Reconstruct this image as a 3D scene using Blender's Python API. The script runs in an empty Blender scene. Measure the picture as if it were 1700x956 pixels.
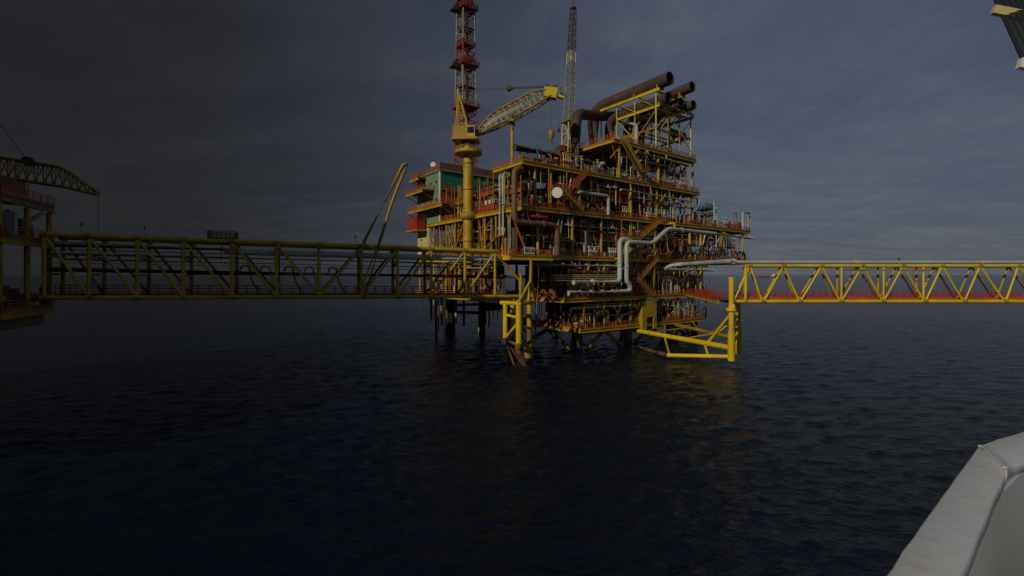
import bpy, math, random
import numpy as np
from mathutils import Vector, Matrix
random.seed(7)
scene = bpy.context.scene
C = scene.collection

# ------------------------------------------------------------------ camera
EYE = 18.0            # height of the camera above the sea
FPX = 774.0           # focal length in pixels of the 1700 px wide photograph
HX, HY = 850.0, 456.0
cd = bpy.data.cameras.new('camera')
cam = bpy.data.objects.new('camera', cd); C.objects.link(cam)
cam.location = (0, 0, EYE); cam.rotation_euler = (math.pi/2, 0, 0)
cd.sensor_width = 36.0; cd.lens = FPX/1700*36.0; cd.shift_y = -22/1700
scene.cycles.max_bounces = 6; scene.cycles.diffuse_bounces = 3; scene.cycles.glossy_bounces = 3
cd.clip_start = 0.05; cd.clip_end = 60000
scene.camera = cam
scene.render.resolution_x = 1024; scene.render.resolution_y = 576

# ------------------------------------------------------------------ light
SUN_AZ = math.atan2(-0.65, -0.76); SUN_EL = math.radians(27)
to_sun = Vector((math.sin(SUN_AZ)*math.cos(SUN_EL), math.cos(SUN_AZ)*math.cos(SUN_EL), math.sin(SUN_EL)))
sd = bpy.data.lights.new('sun', 'SUN'); sd.energy = 3.7; sd.angle = math.radians(0.6); sd.color = (1.0, 0.86, 0.66)
sun = bpy.data.objects.new('sun', sd); C.objects.link(sun)
sun.rotation_euler = to_sun.to_track_quat('Z', 'Y').to_euler(); sun.location = (-60, -40, 80)

world = bpy.data.worlds.new('World'); scene.world = world; world.use_nodes = True
nt = world.node_tree; nt.nodes.clear()
def wn(t, **k):
    n = nt.nodes.new(t)
    for a, b in k.items(): setattr(n, a, b)
    return n
L = nt.links.new
def wmath(op, a, b=None, c=None):
    n = wn('ShaderNodeMath', operation=op)
    for i, v in enumerate((a, b, c)):
        if v is None: continue
        if isinstance(v, (int, float)): n.inputs[i].default_value = v
        else: L(v, n.inputs[i])
    return n.outputs[0]
def wmix(f, a, b, blend='MIX'):
    n = wn('ShaderNodeMix', data_type='RGBA', blend_type=blend)
    if isinstance(f, (int, float)): n.inputs[0].default_value = f
    else: L(f, n.inputs[0])
    for i, v in ((6, a), (7, b)):
        if isinstance(v, tuple): n.inputs[i].default_value = v
        else: L(v, n.inputs[i])
    return n.outputs[2]
sky = wn('ShaderNodeTexSky', sky_type='NISHITA', sun_disc=False)
sky.sun_elevation = SUN_EL; sky.sun_rotation = SUN_AZ % (2*math.pi)
sky.air_density = 1.3; sky.dust_density = .5; sky.ozone_density = 1.5; sky.altitude = 20
tc = wn('ShaderNodeTexCoord'); sx = wn('ShaderNodeSeparateXYZ'); L(tc.outputs['Generated'], sx.inputs[0])
zc = wmath('MAXIMUM', sx.outputs[2], 0.0)
den = wmath('ADD', zc, 0.10)
cx = wn('ShaderNodeCombineXYZ'); L(wmath('DIVIDE', sx.outputs[0], den), cx.inputs[0]); L(wmath('DIVIDE', sx.outputs[1], den), cx.inputs[1])
def cloud(scale, sxy, rot, detail, lo, hi, off=0.0):
    mp = wn('ShaderNodeMapping'); mp.inputs['Rotation'].default_value = (0, 0, rot); mp.inputs['Scale'].default_value = (sxy[0], sxy[1], 1); mp.inputs['Location'].default_value = (off, off*.7, 0)
    L(cx.outputs[0], mp.inputs[0])
    nz = wn('ShaderNodeTexNoise'); nz.inputs['Scale'].default_value = scale; nz.inputs['Detail'].default_value = detail; nz.inputs['Roughness'].default_value = .58; nz.inputs['Distortion'].default_value = .35
    L(mp.outputs[0], nz.inputs['Vector'])
    mr = wn('ShaderNodeMapRange', interpolation_type='SMOOTHSTEP'); L(nz.outputs[0], mr.inputs[0]); mr.inputs[1].default_value = lo; mr.inputs[2].default_value = hi
    return mr.outputs[0]
big = cloud(.50, (1, 1.3), .5, 4, .38, .66, 3.1)
streak = cloud(1.3, (.75, 1.8), .55, 8, .38, .72, 9.4)
ripple = cloud(4.5, (1.6, 1), .7, 5, .42, .74, 1.7)
skyc = wmix(1.0, sky.outputs[0], (.98, .96, 1.0, 1), 'MULTIPLY')
# added dark bank, put into the sky colour over the left and round behind
az = wmath('ARCTAN2', sx.outputs[0], sx.outputs[1])
nzl = cloud(.8, (1, 1), 0, 4, .2, .8, 5.0)
azn = wmath('ADD', az, wmath('MULTIPLY', wmath('SUBTRACT', nzl, .5), .16))
bank = wn('ShaderNodeMapRange', interpolation_type='SMOOTHSTEP'); L(azn, bank.inputs[0]); bank.inputs[1].default_value = .50; bank.inputs[2].default_value = -.74
thin = wmath('MINIMUM', wmath('ADD', wmath('ADD', wmath('MULTIPLY', big, .45), wmath('MULTIPLY', streak, .55)), wmath('MULTIPLY', ripple, .32)), 1.0)
veil = wmix(thin, (1.50, 1.95, 3.10, 1), (2.65, 3.0, 3.95, 1))
withc = wmix(.88, skyc, veil)
darkc = wmix(wmath('MULTIPLY', streak, .5), (.38, .38, .39, 1), (.52, .52, .53, 1))
final = wmix(wmath('MULTIPLY', bank.outputs[0], .93), withc, darkc)
bg = wn('ShaderNodeBackground'); bg.inputs[1].default_value = .070; L(final, bg.inputs[0])
wo = wn('ShaderNodeOutputWorld'); L(bg.outputs[0], wo.inputs[0])

vs = scene.view_settings
vs.view_transform = 'Standard'; vs.look = 'None'; vs.exposure = -1.0; vs.gamma = 1.0; vs.use_curve_mapping = False

# ------------------------------------------------------------------ materials
MATS = {}
def mat(name, col, rough=.5, metal=0., wear=.35, wearcol=(.10, .045, .02), wscale=.6, var=.25, bump=.0, wlo=.60, whi=.72):
    m = bpy.data.materials.new(name); m.use_nodes = True
    t = m.node_tree; b = t.nodes['Principled BSDF']
    tcn = t.nodes.new('ShaderNodeTexCoord')
    n1 = t.nodes.new('ShaderNodeTexNoise'); n1.inputs['Scale'].default_value = wscale; n1.inputs['Detail'].default_value = 8; n1.inputs['Roughness'].default_value = .65
    mp = t.nodes.new('ShaderNodeMapping'); mp.inputs['Scale'].default_value = (1, 1, .45)
    t.links.new(tcn.outputs['Object'], mp.inputs[0]); t.links.new(mp.outputs[0], n1.inputs['Vector'])
    n2 = t.nodes.new('ShaderNodeTexNoise'); n2.inputs['Scale'].default_value = .22; n2.inputs['Detail'].default_value = 5
    t.links.new(tcn.outputs['Object'], n2.inputs['Vector'])
    hv = t.nodes.new('ShaderNodeMapRange'); t.links.new(n2.outputs[0], hv.inputs[0])
    hv.inputs[1].default_value = .3; hv.inputs[2].default_value = .7; hv.inputs[3].default_value = 1-var; hv.inputs[4].default_value = 1+var*.4
    mul = t.nodes.new('ShaderNodeMix'); mul.data_type = 'RGBA'; mul.blend_type = 'MULTIPLY'; mul.inputs[0].default_value = 1
    mul.inputs[6].default_value = (*col, 1); t.links.new(hv.outputs[0], mul.inputs[7])
    wr = t.nodes.new('ShaderNodeMapRange'); wr.interpolation_type = 'SMOOTHSTEP'; t.links.new(n1.outputs[0], wr.inputs[0]); wr.inputs[1].default_value = wlo; wr.inputs[2].default_value = whi; wr.inputs[4].default_value = wear
    mx = t.nodes.new('ShaderNodeMix'); mx.data_type = 'RGBA'; t.links.new(wr.outputs[0], mx.inputs[0])
    t.links.new(mul.outputs[2], mx.inputs[6]); mx.inputs[7].default_value = (*wearcol, 1)
    t.links.new(mx.outputs[2], b.inputs['Base Color'])
    rr = t.nodes.new('ShaderNodeMapRange'); t.links.new(n1.outputs[0], rr.inputs[0]); rr.inputs[3].default_value = max(.05, rough-.12); rr.inputs[4].default_value = min(1, rough+.2)
    t.links.new(rr.outputs[0], b.inputs['Roughness']); b.inputs['Metallic'].default_value = metal
    if bump:
        bp = t.nodes.new('ShaderNodeBump'); bp.inputs['Strength'].default_value = bump; bp.inputs['Distance'].default_value = .02
        t.links.new(n1.outputs[0], bp.inputs['Height']); t.links.new(bp.outputs[0], b.inputs['Normal'])
    MATS[name] = m
    return m
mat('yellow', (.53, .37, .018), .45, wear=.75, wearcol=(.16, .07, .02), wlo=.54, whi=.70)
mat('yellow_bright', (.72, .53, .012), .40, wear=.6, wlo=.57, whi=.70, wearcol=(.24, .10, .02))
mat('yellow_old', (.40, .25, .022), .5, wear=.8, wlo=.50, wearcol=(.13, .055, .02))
mat('cream', (.62, .55, .26), .5, wear=.4)
mat('orange_rail', (.46, .12, .022), .5, wear=.4)
mat('orange', (.50, .13, .02), .5, wear=.4)
mat('kick_orange', (.58, .095, .020), .5, wear=.3)
mat('red', (.44, .045, .026), .45, wear=.3)
mat('mast_red', (.30, .045, .026), .5, wear=.3)
mat('mast_white', (.32, .31, .29), .5, wear=.3)
mat('rust', (.080, .048, .037), .7, wear=.6, wearcol=(.055, .040, .036), var=.4)
mat('soot', (.022, .020, .019), .85, wear=.2)
mat('pale', (.45, .52, .49), .4, wear=.3, wearcol=(.22, .19, .15), wlo=.62)
mat('white', (.78, .77, .73), .45, wear=.3, wearcol=(.36, .28, .2))
mat('grey', (.26, .27, .26), .5, wear=.4)
mat('green', (.010, .23, .125), .45, wear=.25, wearcol=(.03, .12, .07), wlo=.66)
mat('pale_green', (.17, .30, .17), .5, wear=.3)
mat('dark', (.07, .055, .045), .6, wear=.3)
mat('teal', (.02, .17, .18), .45)
mat('blue', (.03, .10, .28), .45)
mat('brown', (.19, .10, .06), .55, wear=.5)
mat('plate', (.16, .09, .045), .75, wear=.5)
mat('pile', (.20, .115, .035), .65, wear=.9, wearcol=(.035, .028, .02), wlo=.46, whi=.6)
mat('wet_steel', (.030, .028, .024), .5, wear=.5, wearcol=(.05, .055, .03))
mat('glass', (.02, .03, .035), .08, wear=0)
mat('boom_grey', (.34, .33, .25), .5, wear=.4)
mat('bulwark_white', (.62, .66, .71), .55, wear=.6, wearcol=(.46, .45, .43), wscale=7, var=.14, bump=.35, wlo=.5, whi=.75)
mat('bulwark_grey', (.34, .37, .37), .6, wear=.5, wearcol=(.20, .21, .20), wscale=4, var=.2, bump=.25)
mat('mesh_black', (.012, .012, .013), .6, wear=0)

# ------------------------------------------------------------------ mesh builder
TAU = 2*math.pi
def vec(p): return Vector((float(p[0]), float(p[1]), float(p[2])))
def basis(d):
    d = d.normalized()
    a = Vector((0, 0, 1)) if abs(d.z) < .94 else Vector((1, 0, 0))
    x = d.cross(a).normalized(); y = x.cross(d).normalized()
    return x, y
class MB:
    def __init__(self): self.v = []; self.f = []; self.s = []
    def quadbox(self, P):
        o = len(self.v); self.v += [tuple(p) for p in P]
        for q in ((0,3,2,1), (4,5,6,7), (0,1,5,4), (1,2,6,5), (2,3,7,6), (3,0,4,7)):
            self.f.append(tuple(o+i for i in q)); self.s.append(False)
        return self
    def box(self, a, b):
        x0, y0, z0 = [min(a[i], b[i]) for i in range(3)]; x1, y1, z1 = [max(a[i], b[i]) for i in range(3)]
        return self.quadbox([(x0,y0,z0), (x1,y0,z0), (x1,y1,z0), (x0,y1,z0), (x0,y0,z1), (x1,y0,z1), (x1,y1,z1), (x0,y1,z1)])
    def beam(self, a, b, w, h):
        a, b = vec(a), vec(b); x, y = basis(b-a); x = x*w/2; y = y*h/2
        return self.quadbox([a-x-y, a+x-y, a+x+y, a-x+y, b-x-y, b+x-y, b+x+y, b-x+y])
    def ibeam(self, a, b, w, h, tf=None):
        a, b = vec(a), vec(b); x, y = basis(b-a); tf = tf or h*.13; tw = w*.22
        pr = [(-w/2,-h/2), (w/2,-h/2), (w/2,-h/2+tf), (tw/2,-h/2+tf), (tw/2,h/2-tf), (w/2,h/2-tf), (w/2,h/2), (-w/2,h/2), (-w/2,h/2-tf), (-tw/2,h/2-tf), (-tw/2,-h/2+tf), (-w/2,-h/2+tf)]
        o = len(self.v); n = 12
        for c in (a, b): self.v += [tuple(c + x*p + y*q) for p, q in pr]
        for i in range(n):
            j = (i+1) % n; self.f.append((o+i, o+j, o+n+j, o+n+i)); self.s.append(False)
        for e in (0, n):
            for q in ((0,1,2,11), (11,2,3,10), (10,3,4,9), (9,4,5,8), (8,5,6,7)):
                self.f.append(tuple(o+e+i for i in q)); self.s.append(False)
        return self
    def rings(self, cs, n, closed=False, caps=True):
        # cs: list of (centre, x, y) with radius already in x,y
        o = len(self.v)
        for c, x, y in cs:
            for i in range(n):
                a = TAU*i/n; self.v.append(tuple(c + x*math.cos(a) + y*math.sin(a)))
        for k in range(len(cs)-1):
            for i in range(n):
                j = (i+1) % n
                self.f.append((o+k*n+i, o+k*n+j, o+(k+1)*n+j, o+(k+1)*n+i)); self.s.append(True)
        if caps:
            for k in (0, len(cs)-1):
                p = len(self.v); self.v += self.v[o+k*n:o+k*n+n]
                self.f.append(tuple(range(p, p+n))); self.s.append(False)
        return self
    def tube(self, a, b, r, n=10, r2=None, caps=True):
        a, b = vec(a), vec(b); x, y = basis(b-a); r2 = r if r2 is None else r2
        return self.rings([(a, x*r, y*r), (b, x*r2, y*r2)], n, caps=caps)
    def lathe(self, a, b, prof, n=16):
        # prof: list of (fraction along a-b, radius)
        a, b = vec(a), vec(b); x, y = basis(b-a)
        return self.rings([(a.lerp(b, f), x*r, y*r) for f, r in prof], n)
    def vessel(self, a, b, r, n=18):
        a, b = vec(a), vec(b); ln = (b-a).length; e = min(.45, r*.55/ln)
        pr = [(0, r*.12), (e*.12, r*.5), (e*.4, r*.8), (e*.75, r*.95), (e, r)]
        pr = pr + [(1-f, q) for f, q in reversed(pr)]
        return self.lathe(a, b, pr, n)
    def pipe(self, pts, r, bend=None, n=10, k=5, caps=True):
        pts = [vec(p) for p in pts]; bend = bend or r*2.2
        path = [pts[0]]
        for i in range(1, len(pts)-1):
            p = pts[i]; d0 = (pts[i-1]-p); d1 = (pts[i+1]-p)
            m = min(bend, d0.length*.49, d1.length*.49); q0 = p + d0.normalized()*m; q1 = p + d1.normalized()*m
            for j in range(k+1):
                t = j/k; path.append(q0*(1-t)**2 + p*2*t*(1-t) + q1*t*t)
        path.append(pts[-1])
        cs = []; px = None
        for i, c in enumerate(path):
            d = (path[min(i+1, len(path)-1)] - path[max(i-1, 0)]).normalized()
            if px is None: x, y = basis(d)
            else:
                x = px - d*px.dot(d)
                x = x.normalized() if x.length > 1e-6 else basis(d)[0]
                y = d.cross(x).normalized()
            px = x; cs.append((c, x*r, y*r))
        return self.rings(cs, n, caps=caps)
    def mesh(self, name):
        me = bpy.data.meshes.new(name); me.from_pydata(self.v, [], self.f)
        me.polygons.foreach_set('use_smooth', self.s); me.update()
        return me

class Frame:
    def __init__(self, o, ang): self.o = Vector(o); self.a = ang
    def w(self, p):
        c, s = math.cos(self.a), math.sin(self.a)
        return Vector((self.o.x + p[0]*c - p[1]*s, self.o.y + p[0]*s + p[1]*c, self.o.z + p[2]))
WORLD = Frame((0, 0, 0), 0)
BASE = {}
def thing(name, label, cat, base=(0, 0, 0), frame=WORLD, group=None):
    o = bpy.data.objects.new(name, None); C.objects.link(o)
    o.empty_display_size = .5
    o.location = frame.w(base); o.rotation_euler = (0, 0, frame.a)
    o['label'] = label; o['category'] = cat
    if group: o['group'] = group
    BASE[o] = Vector(base)
    return o
def part(name, mb, m, parent, label=None):
    b = BASE[parent]
    me = bpy.data.meshes.new(name)
    me.from_pydata([(v[0]-b.x, v[1]-b.y, v[2]-b.z) for v in mb.v], [], mb.f)
    me.polygons.foreach_set('use_smooth', mb.s)
    me.materials.append(MATS[m]); me.update()
    o = bpy.data.objects.new(name, me); C.objects.link(o); o.parent = parent
    BASE[o] = b
    if label: o['label'] = label
    return o
def struct(name, me, m):
    me.materials.append(m); o = bpy.data.objects.new(name, me); C.objects.link(o); o['kind'] = 'structure'
    return o

# ------------------------------------------------------------------ where things stand
TH = math.radians(36.4); CT, ST = math.cos(TH), math.sin(TH)
CX, CY = 2.25, 97.0
PF = Frame((CX, CY, 0), TH)         # platform frame: s along the right-hand face, t back along the left-hand face
def W(px, py, d): return Vector(((px-HX)/FPX*d, d, EYE + (HY-py)/FPX*d))
def toloc(w):
    rx, ry = w[0]-CX, w[1]-CY
    return Vector((rx*CT + ry*ST, -rx*ST + ry*CT, w[2]))
def PT(px, py, t):
    dx = (px-HX)/FPX; d = (t - CX*ST + CY*CT)/(CT - dx*ST); return toloc(W(px, py, d))
def PS(px, py, s):
    dx = (px-HX)/FPX; d = (s + CX*CT + CY*ST)/(dx*CT + ST); return toloc(W(px, py, d))
def PS_of(px, t=0.0): return PT(px, HY, t).x

# ------------------------------------------------------------------ sea
def build_sea():
    rng = np.random.default_rng(11)
    dense = np.radians(np.arange(-64, 64.01, .2)); coarse = np.radians(np.arange(68, 292.1, 4.0))
    ang = np.concatenate([dense, coarse]); na = len(ang)
    r = [13.0]
    while r[-1] < 260: r.append(r[-1]*1.006)
    while r[-1] < 700: r.append(r[-1]*1.010)
    while r[-1] < 40000: r.append(r[-1]*1.12)
    r = np.array(r); nr = len(r)
    R, A = np.meshgrid(r, ang, indexing='ij')
    X = R*np.sin(A); Y = R*np.cos(A); Z = np.zeros_like(X); gx = np.zeros_like(X); gy = np.zeros_like(X)
    lam = np.concatenate([np.geomspace(.9, 6, 80), np.geomspace(6, 26, 10)])
    main = math.radians(-72)
    for l in lam:
        d = main + rng.normal(0, .5); k = TAU/l; a = .0088*l if l < 2.2 else .0088*2.2*(2.2/l)**.6
        a *= rng.uniform(.5, 1.2)*.84
        fade = np.clip(l/(np.where(R < 260, .006, .010)*R*3.0) - .25, 0, 1)*np.clip(900/R - .3, 0, 1)
        ph = k*(X*math.cos(d) + Y*math.sin(d)) + rng.uniform(0, TAU)
        # slow gusts make patches of rougher and smoother water
        Z += fade*a*np.sin(ph)
        q = .75*a*fade*np.cos(ph); gx += q*math.cos(d); gy += q*math.sin(d)
    gust = .75 + .35*np.sin(X*.021 + 1.3*np.sin(Y*.017))*np.sin(Y*.013 + .8 + .7*np.sin(X*.011))
    Z *= gust; X = X + gx*gust; Y = Y + gy*gust
    edge = ((np.abs(A) > math.radians(63.9))).astype(float); Z *= 1-edge
    Z[:3] = 0
    verts = np.stack([X, Y, Z], -1).reshape(-1, 3)
    i, j = np.meshgrid(np.arange(nr-1), np.arange(na), indexing='ij')
    jn = (j+1) % na
    quads = np.stack([i*na+j, (i+1)*na+j, (i+1)*na+jn, i*na+jn], -1).reshape(-1, 4)
    me = bpy.data.meshes.new('sea')
    nv = len(verts); nq = len(quads)
    me.vertices.add(nv+1); me.vertices.foreach_set('co', np.concatenate([verts, [[0, 0, 0]]]).astype(np.float32).ravel())
    fan = np.stack([np.full(na, nv), np.arange(na), (np.arange(na)+1) % na], -1)
    loops = np.concatenate([quads.ravel(), fan.ravel()]).astype(np.int32)
    me.loops.add(len(loops)); me.loops.foreach_set('vertex_index', loops)
    me.polygons.add(nq+na)
    st = np.concatenate([np.arange(nq)*4, nq*4 + np.arange(na)*3]).astype(np.int32)
    me.polygons.foreach_set('loop_start', st)
    me.polygons.foreach_set('use_smooth', np.ones(nq+na, bool))
    me.update(calc_edges=True); me.validate()
    m = bpy.data.materials.new('sea_water'); m.use_nodes = True; t = m.node_tree; b = t.nodes['Principled BSDF']
    b.inputs['Base Color'].default_value = (.0020, .0070, .0165, 1); b.inputs['Roughness'].default_value = .14; b.inputs['IOR'].default_value = 1.333
    tcn = t.nodes.new('ShaderNodeTexCoord')
    prev = None
    for sc, st_, dist, rot in ((.33, .55, .5, -.25), (1.3, .6, .2, .3), (4.0, .35, .06, -.1)):
        mp = t.nodes.new('ShaderNodeMapping'); mp.inputs['Rotation'].default_value = (0, 0, rot); mp.inputs['Scale'].default_value = (.6, 1.25, 1)
        t.links.new(tcn.outputs['Object'], mp.inputs[0])
        n = t.nodes.new('ShaderNodeTexNoise'); n.inputs['Scale'].default_value = sc; n.inputs['Detail'].default_value = 4; n.inputs['Roughness'].default_value = .55
        t.links.new(mp.outputs[0], n.inputs['Vector'])
        bp = t.nodes.new('ShaderNodeBump'); bp.inputs['Strength'].default_value = st_; bp.inputs['Distance'].default_value = dist*2.2
        t.links.new(n.outputs[0], bp.inputs['Height'])
        if prev: t.links.new(prev.outputs[0], bp.inputs['Normal'])
        prev = bp
    t.links.new(prev.outputs[0], b.inputs['Normal'])
    return struct('sea', me, m)
build_sea()

# ------------------------------------------------------------------ small builders
def rails(mb, pts, h=1.2, step=1.9, r=.06, mid=3):
    pts = [vec(p) for p in pts]
    for a, b in zip(pts[:-1], pts[1:]):
        ln = (b-a).length; n = max(1, round(ln/step))
        for i in range(n+1):
            p = a.lerp(b, i/n); mb.beam(p, p + Vector((0, 0, h)), r*1.7, r*1.7)
        for k in range(mid):
            dz = Vector((0, 0, h*(k+1)/mid)); mb.beam(a+dz, b+dz, r*1.6, r*1.6)
        tb = Vector((0, 0, .1)); mb.beam(a+tb, b+tb, .04, .2)
    return mb
def lattice(mb, base, top, w0, w1, n, rl, rb, sides=4):
    """legs and bracing of a lattice mast between two points"""
    base, top = vec(base), vec(top); x, y = basis(top-base)
    def node(f, i):
        w = (w0 + (w1-w0)*f)/2; sx_, sy_ = ((-1,-1), (1,-1), (1,1), (-1,1))[i]
        return base.lerp(top, f) + x*w*sx_ + y*w*sy_
    for i in range(4):
        mb.tube(node(0, i), node(1, i), rl, 6)
        j = (i+1) % 4
        for k in range(n):
            f0, f1 = k/n, (k+1)/n
            mb.beam(node(f1, i), node(f1, j), rb*2, rb*2)
            if k % 2: mb.beam(node(f0, i), node(f1, j), rb*2, rb*2)
            else: mb.beam(node(f0, j), node(f1, i), rb*2, rb*2)
    return mb
def stair(name, label, a, b, width, side, frame=PF, m='orange', mrail='yellow', steps=None):
    """a straight flight from a (bottom) to b (top); side is the horizontal direction of its width"""
    a, b = vec(a), vec(b); sd_ = vec(side).normalized()*width
    t = thing(name, label, 'stairs', a, frame)
    for k in (0, 1): part('stringer', MB().beam(a+sd_*k, b+sd_*k, .10, .50), mrail, t)
    n = steps or max(6, int((b.z-a.z)/.32))
    proto = None
    run = (b-a)/n
    for i in range(n):
        p = a + run*(i+.5)
        d = Vector((run.x, run.y, 0)); d = d.normalized()*.17
        if proto is None:
            mb = MB().quadbox([p-d+sd_*.04, p+d+sd_*.04, p+d+sd_*.96, p-d+sd_*.96, p-d+sd_*.04+Vector((0,0,.05)), p+d+sd_*.04+Vector((0,0,.05)), p+d+sd_*.96+Vector((0,0,.05)), p-d+sd_*.96+Vector((0,0,.05))])
            proto = part('tread', mb, 'plate', t); p0 = p
        else:
            c = proto.copy(); C.objects.link(c); c.location = p - p0
    for k in (0, 1):
        hr = MB(); o = sd_*k; up = Vector((0, 0, 1.1))
        hr.beam(a+o+up, b+o+up, .09, .09); hr.beam(a+o+up*.55, b+o+up*.55, .07, .07)
        for i in range(6):
            p = a.lerp(b, i/5) + o; hr.beam(p, p+up, .08, .08)
        part('handrail', hr, m, t)
    return t
def pipeline(label, pts, r, m, frame=PF, bend=None, flanges=(), n=12, supports=(), smat='yellow', name='pipeline', group=None):
    t = thing(name, label, 'pipe', pts[0], frame, group)
    part('pipe_run', MB().pipe(pts, r, bend, n), m, t)
    for a, d in flanges:
        a = vec(a); d = vec(d).normalized()*.12
        part('flange', MB().tube(a-d, a+d, r*1.28, n), m, t)
    vp = [vec(p) for p in pts]
    if r > .3:
        for p, q in zip(vp[:-1], vp[1:]):
            ln = (q-p).length
            for k in range(1, int(ln/3.6)):
                c = p.lerp(q, k*3.6/ln); d = (q-p).normalized()*.05; part('seam_band', MB().tube(c-d, c+d, r*1.03, n), 'grey' if m != 'rust' else 'rust', t)
    for p, q, w in supports:
        part('support', MB().beam(p, q, w, w), smat, t)
    return t

# ------------------------------------------------------------------ the platform
plat = thing('offshore_platform', 'large yellow steel oil platform with stacked open process decks in mid sea', 'oil platform', (0, 0, 0), PF)
ZD = dict(cellar=5.4, lower=12.6, main=22.2, upper=32.4, weather=41.9, top=51.2)
DECK = {}
def deck(key, rects, gd=.9, edge='yellow', railing=True, gm='yellow', rail_sides=None):
    """floor plate with edge girders, joists below and a railing round the open edges; rects in (s0,s1,t0,t1)"""
    z = ZD[key]; mb = MB()
    for s0, s1, t0, t1 in rects: mb.box((s0+.02, t0+.02, z-.12), (s1-.02, t1-.02, z))
    d = part('deck', mb, 'plate', plat); DECK[key] = d
    for s0, s1, t0, t1 in rects:
        zb = z - gd/2
        part('girder', MB().ibeam((s0-.2, t0, zb), (s1+.2, t0, zb), .5, gd-.02), gm, d)
        part('girder', MB().ibeam((s0, t0+.26, zb), (s0, t1, zb), .5, gd-.02), gm, d)
        part('girder', MB().ibeam((s1, t0+.26, zb), (s1, t1, zb), .5, gd-.02), gm, d)
        for k, tt in enumerate(np.arange(t0+7, t1, 7)): part('girder', MB().ibeam((s0+.26, tt, zb-.1), (s1-.26, tt, zb-.1), .45, gd*.7), 'yellow_old', d)
        for ss in np.arange(s0+5, s1-2, 5.0): part('joist', MB().ibeam((ss, t0+.3, zb-.06), (ss, t1-.3, zb-.06), .35, gd*.6), 'yellow_old', d)
    return d
deck('cellar', [(17, 68, 0, 24)])
deck('lower', [(12, 71, 0, 14), (0, 71, 14.1, 52)])
deck('main', [(0, 94, 0, 52)])
deck('upper', [(0, 94, 0, 52)])
deck('weather', [(0, 64.7, 0, 11), (5, 64.7, 11.1, 15), (24, 64.7, 15.1, 32)])
deck('top', [(28, 63, 0, 28)])
def rail_part(key, pts, **k): return part('handrail', rails(MB(), pts, **k), 'orange_rail', DECK[key])
Z = ZD
rail_part('cellar', [(17.2, 20, Z['cellar']), (17.2, .1, Z['cellar'])]); rail_part('cellar', [(17.2, .1, Z['cellar']), (44, .1, Z['cellar'])]); rail_part('cellar', [(48, .1, Z['cellar']), (68, .1, Z['cellar']), (68, 12, Z['cellar'])])
rail_part('lower', [(12.1, 14, Z['lower']), (12.1, .1, Z['lower']), (71, .1, Z['lower']), (71, 20, Z['lower'])])
rail_part('lower', [(.1, 52, Z['lower']), (.1, 14.2, Z['lower'])])
rail_part('main', [(.1, 52, Z['main']), (.1, 3, Z['main'])]); rail_part('main', [(7, .1, Z['main']), (38, .1, Z['main'])]); rail_part('main', [(42, .1, Z['main']), (94, .1, Z['main']), (94, 30, Z['main'])])
rail_part('upper', [(.1, 52, Z['upper']), (.1, .1, Z['upper']), (52, .1, Z['upper'])]); rail_part('upper', [(58, .1, Z['upper']), (94, .1, Z['upper']), (94, 30, Z['upper'])])
rail_part('weather', [(.1, 11, Z['weather']), (.1, .1, Z['weather']), (28, .1, Z['weather'])], h=1.3); rail_part('weather', [(33, .1, Z['weather']), (64.6, .1, Z['weather']), (64.6, 25, Z['weather'])], h=1.3)
rail_part('top', [(28.1, 20, Z['top']), (28.1, .1, Z['top'])], h=1.4); rail_part('top', [(33, .1, Z['top']), (63, .1, Z['top']), (63, 18, Z['top'])])

def col(key, s, t, z0, z1, r=.33, m='yellow', n=10): return part('column', MB().tube((s, t, z0), (s, t, z1), r, n), m, DECK[key])
gd = 1.1
LV = [('cellar', 'lower'), ('lower', 'main'), ('main', 'upper'), ('upper', 'weather'), ('weather', 'top')]
face_cols = {'lower': [977, 1003, 1048, 1086, 1142, 1163], 'main': [893, 950, 998, 1047, 1087, 1145, 1163, 1197, 1233],
             'upper': [888, 914, 962, 1047, 1090, 1150], 'weather': [1028, 1093, 1150], 'cellar': [970, 1003, 1047, 1098, 1126, 1150, 1172]}
up = dict(LV)
for key, xs in face_cols.items():
    for x in xs:
        s = PS_of(x, .4)
        col(key, s, .4, Z[key], Z[up[key]]-gd, .34 if key != 'cellar' else .22, 'yellow' if x % 2 else 'yellow_old')
for key in ('lower', 'main', 'upper'):
    for t in (14, 28, 42):
        for s in (14, 30, 46, 62):
            if key == 'upper' and t > 26: continue
            col(key, s, t, Z[key], Z[up[key]]-gd, .45, 'yellow_old')
for t in (10.4, 15, 24.5, 29, 33.5, 41, 46, 51): col('main', .4, t, Z['main'], Z['upper']-gd, .28, 'yellow_old')
for t in (15, 20, 27, 34, 41, 50): col('lower', .4, t, Z['lower'], Z['main']-gd, .3, 'yellow')
for s in (80, 93):
    for t in (14, 28): col('main', s, t, Z['main'], Z['upper']-gd, .34, 'yellow')
for s in (34, 47, 62):
    for t in (9, 19): col('weather', s, t, Z['weather'], Z['top']-gd, .36, 'yellow_old')
for s in (20, 40, 60):
    for t in (10, 20): col('cellar', s, t, Z['cellar'], Z['lower']-gd, .34, 'yellow_old')
def brace(key, a, b, r=.2, m='yellow'): return part('brace', MB().tube(a, b, r, 8), m, DECK[key])
def fb(key, p, q, r=.2, m='yellow', t=.4): return brace(key, PT(*p, t), PT(*q, t), r, m)
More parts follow.
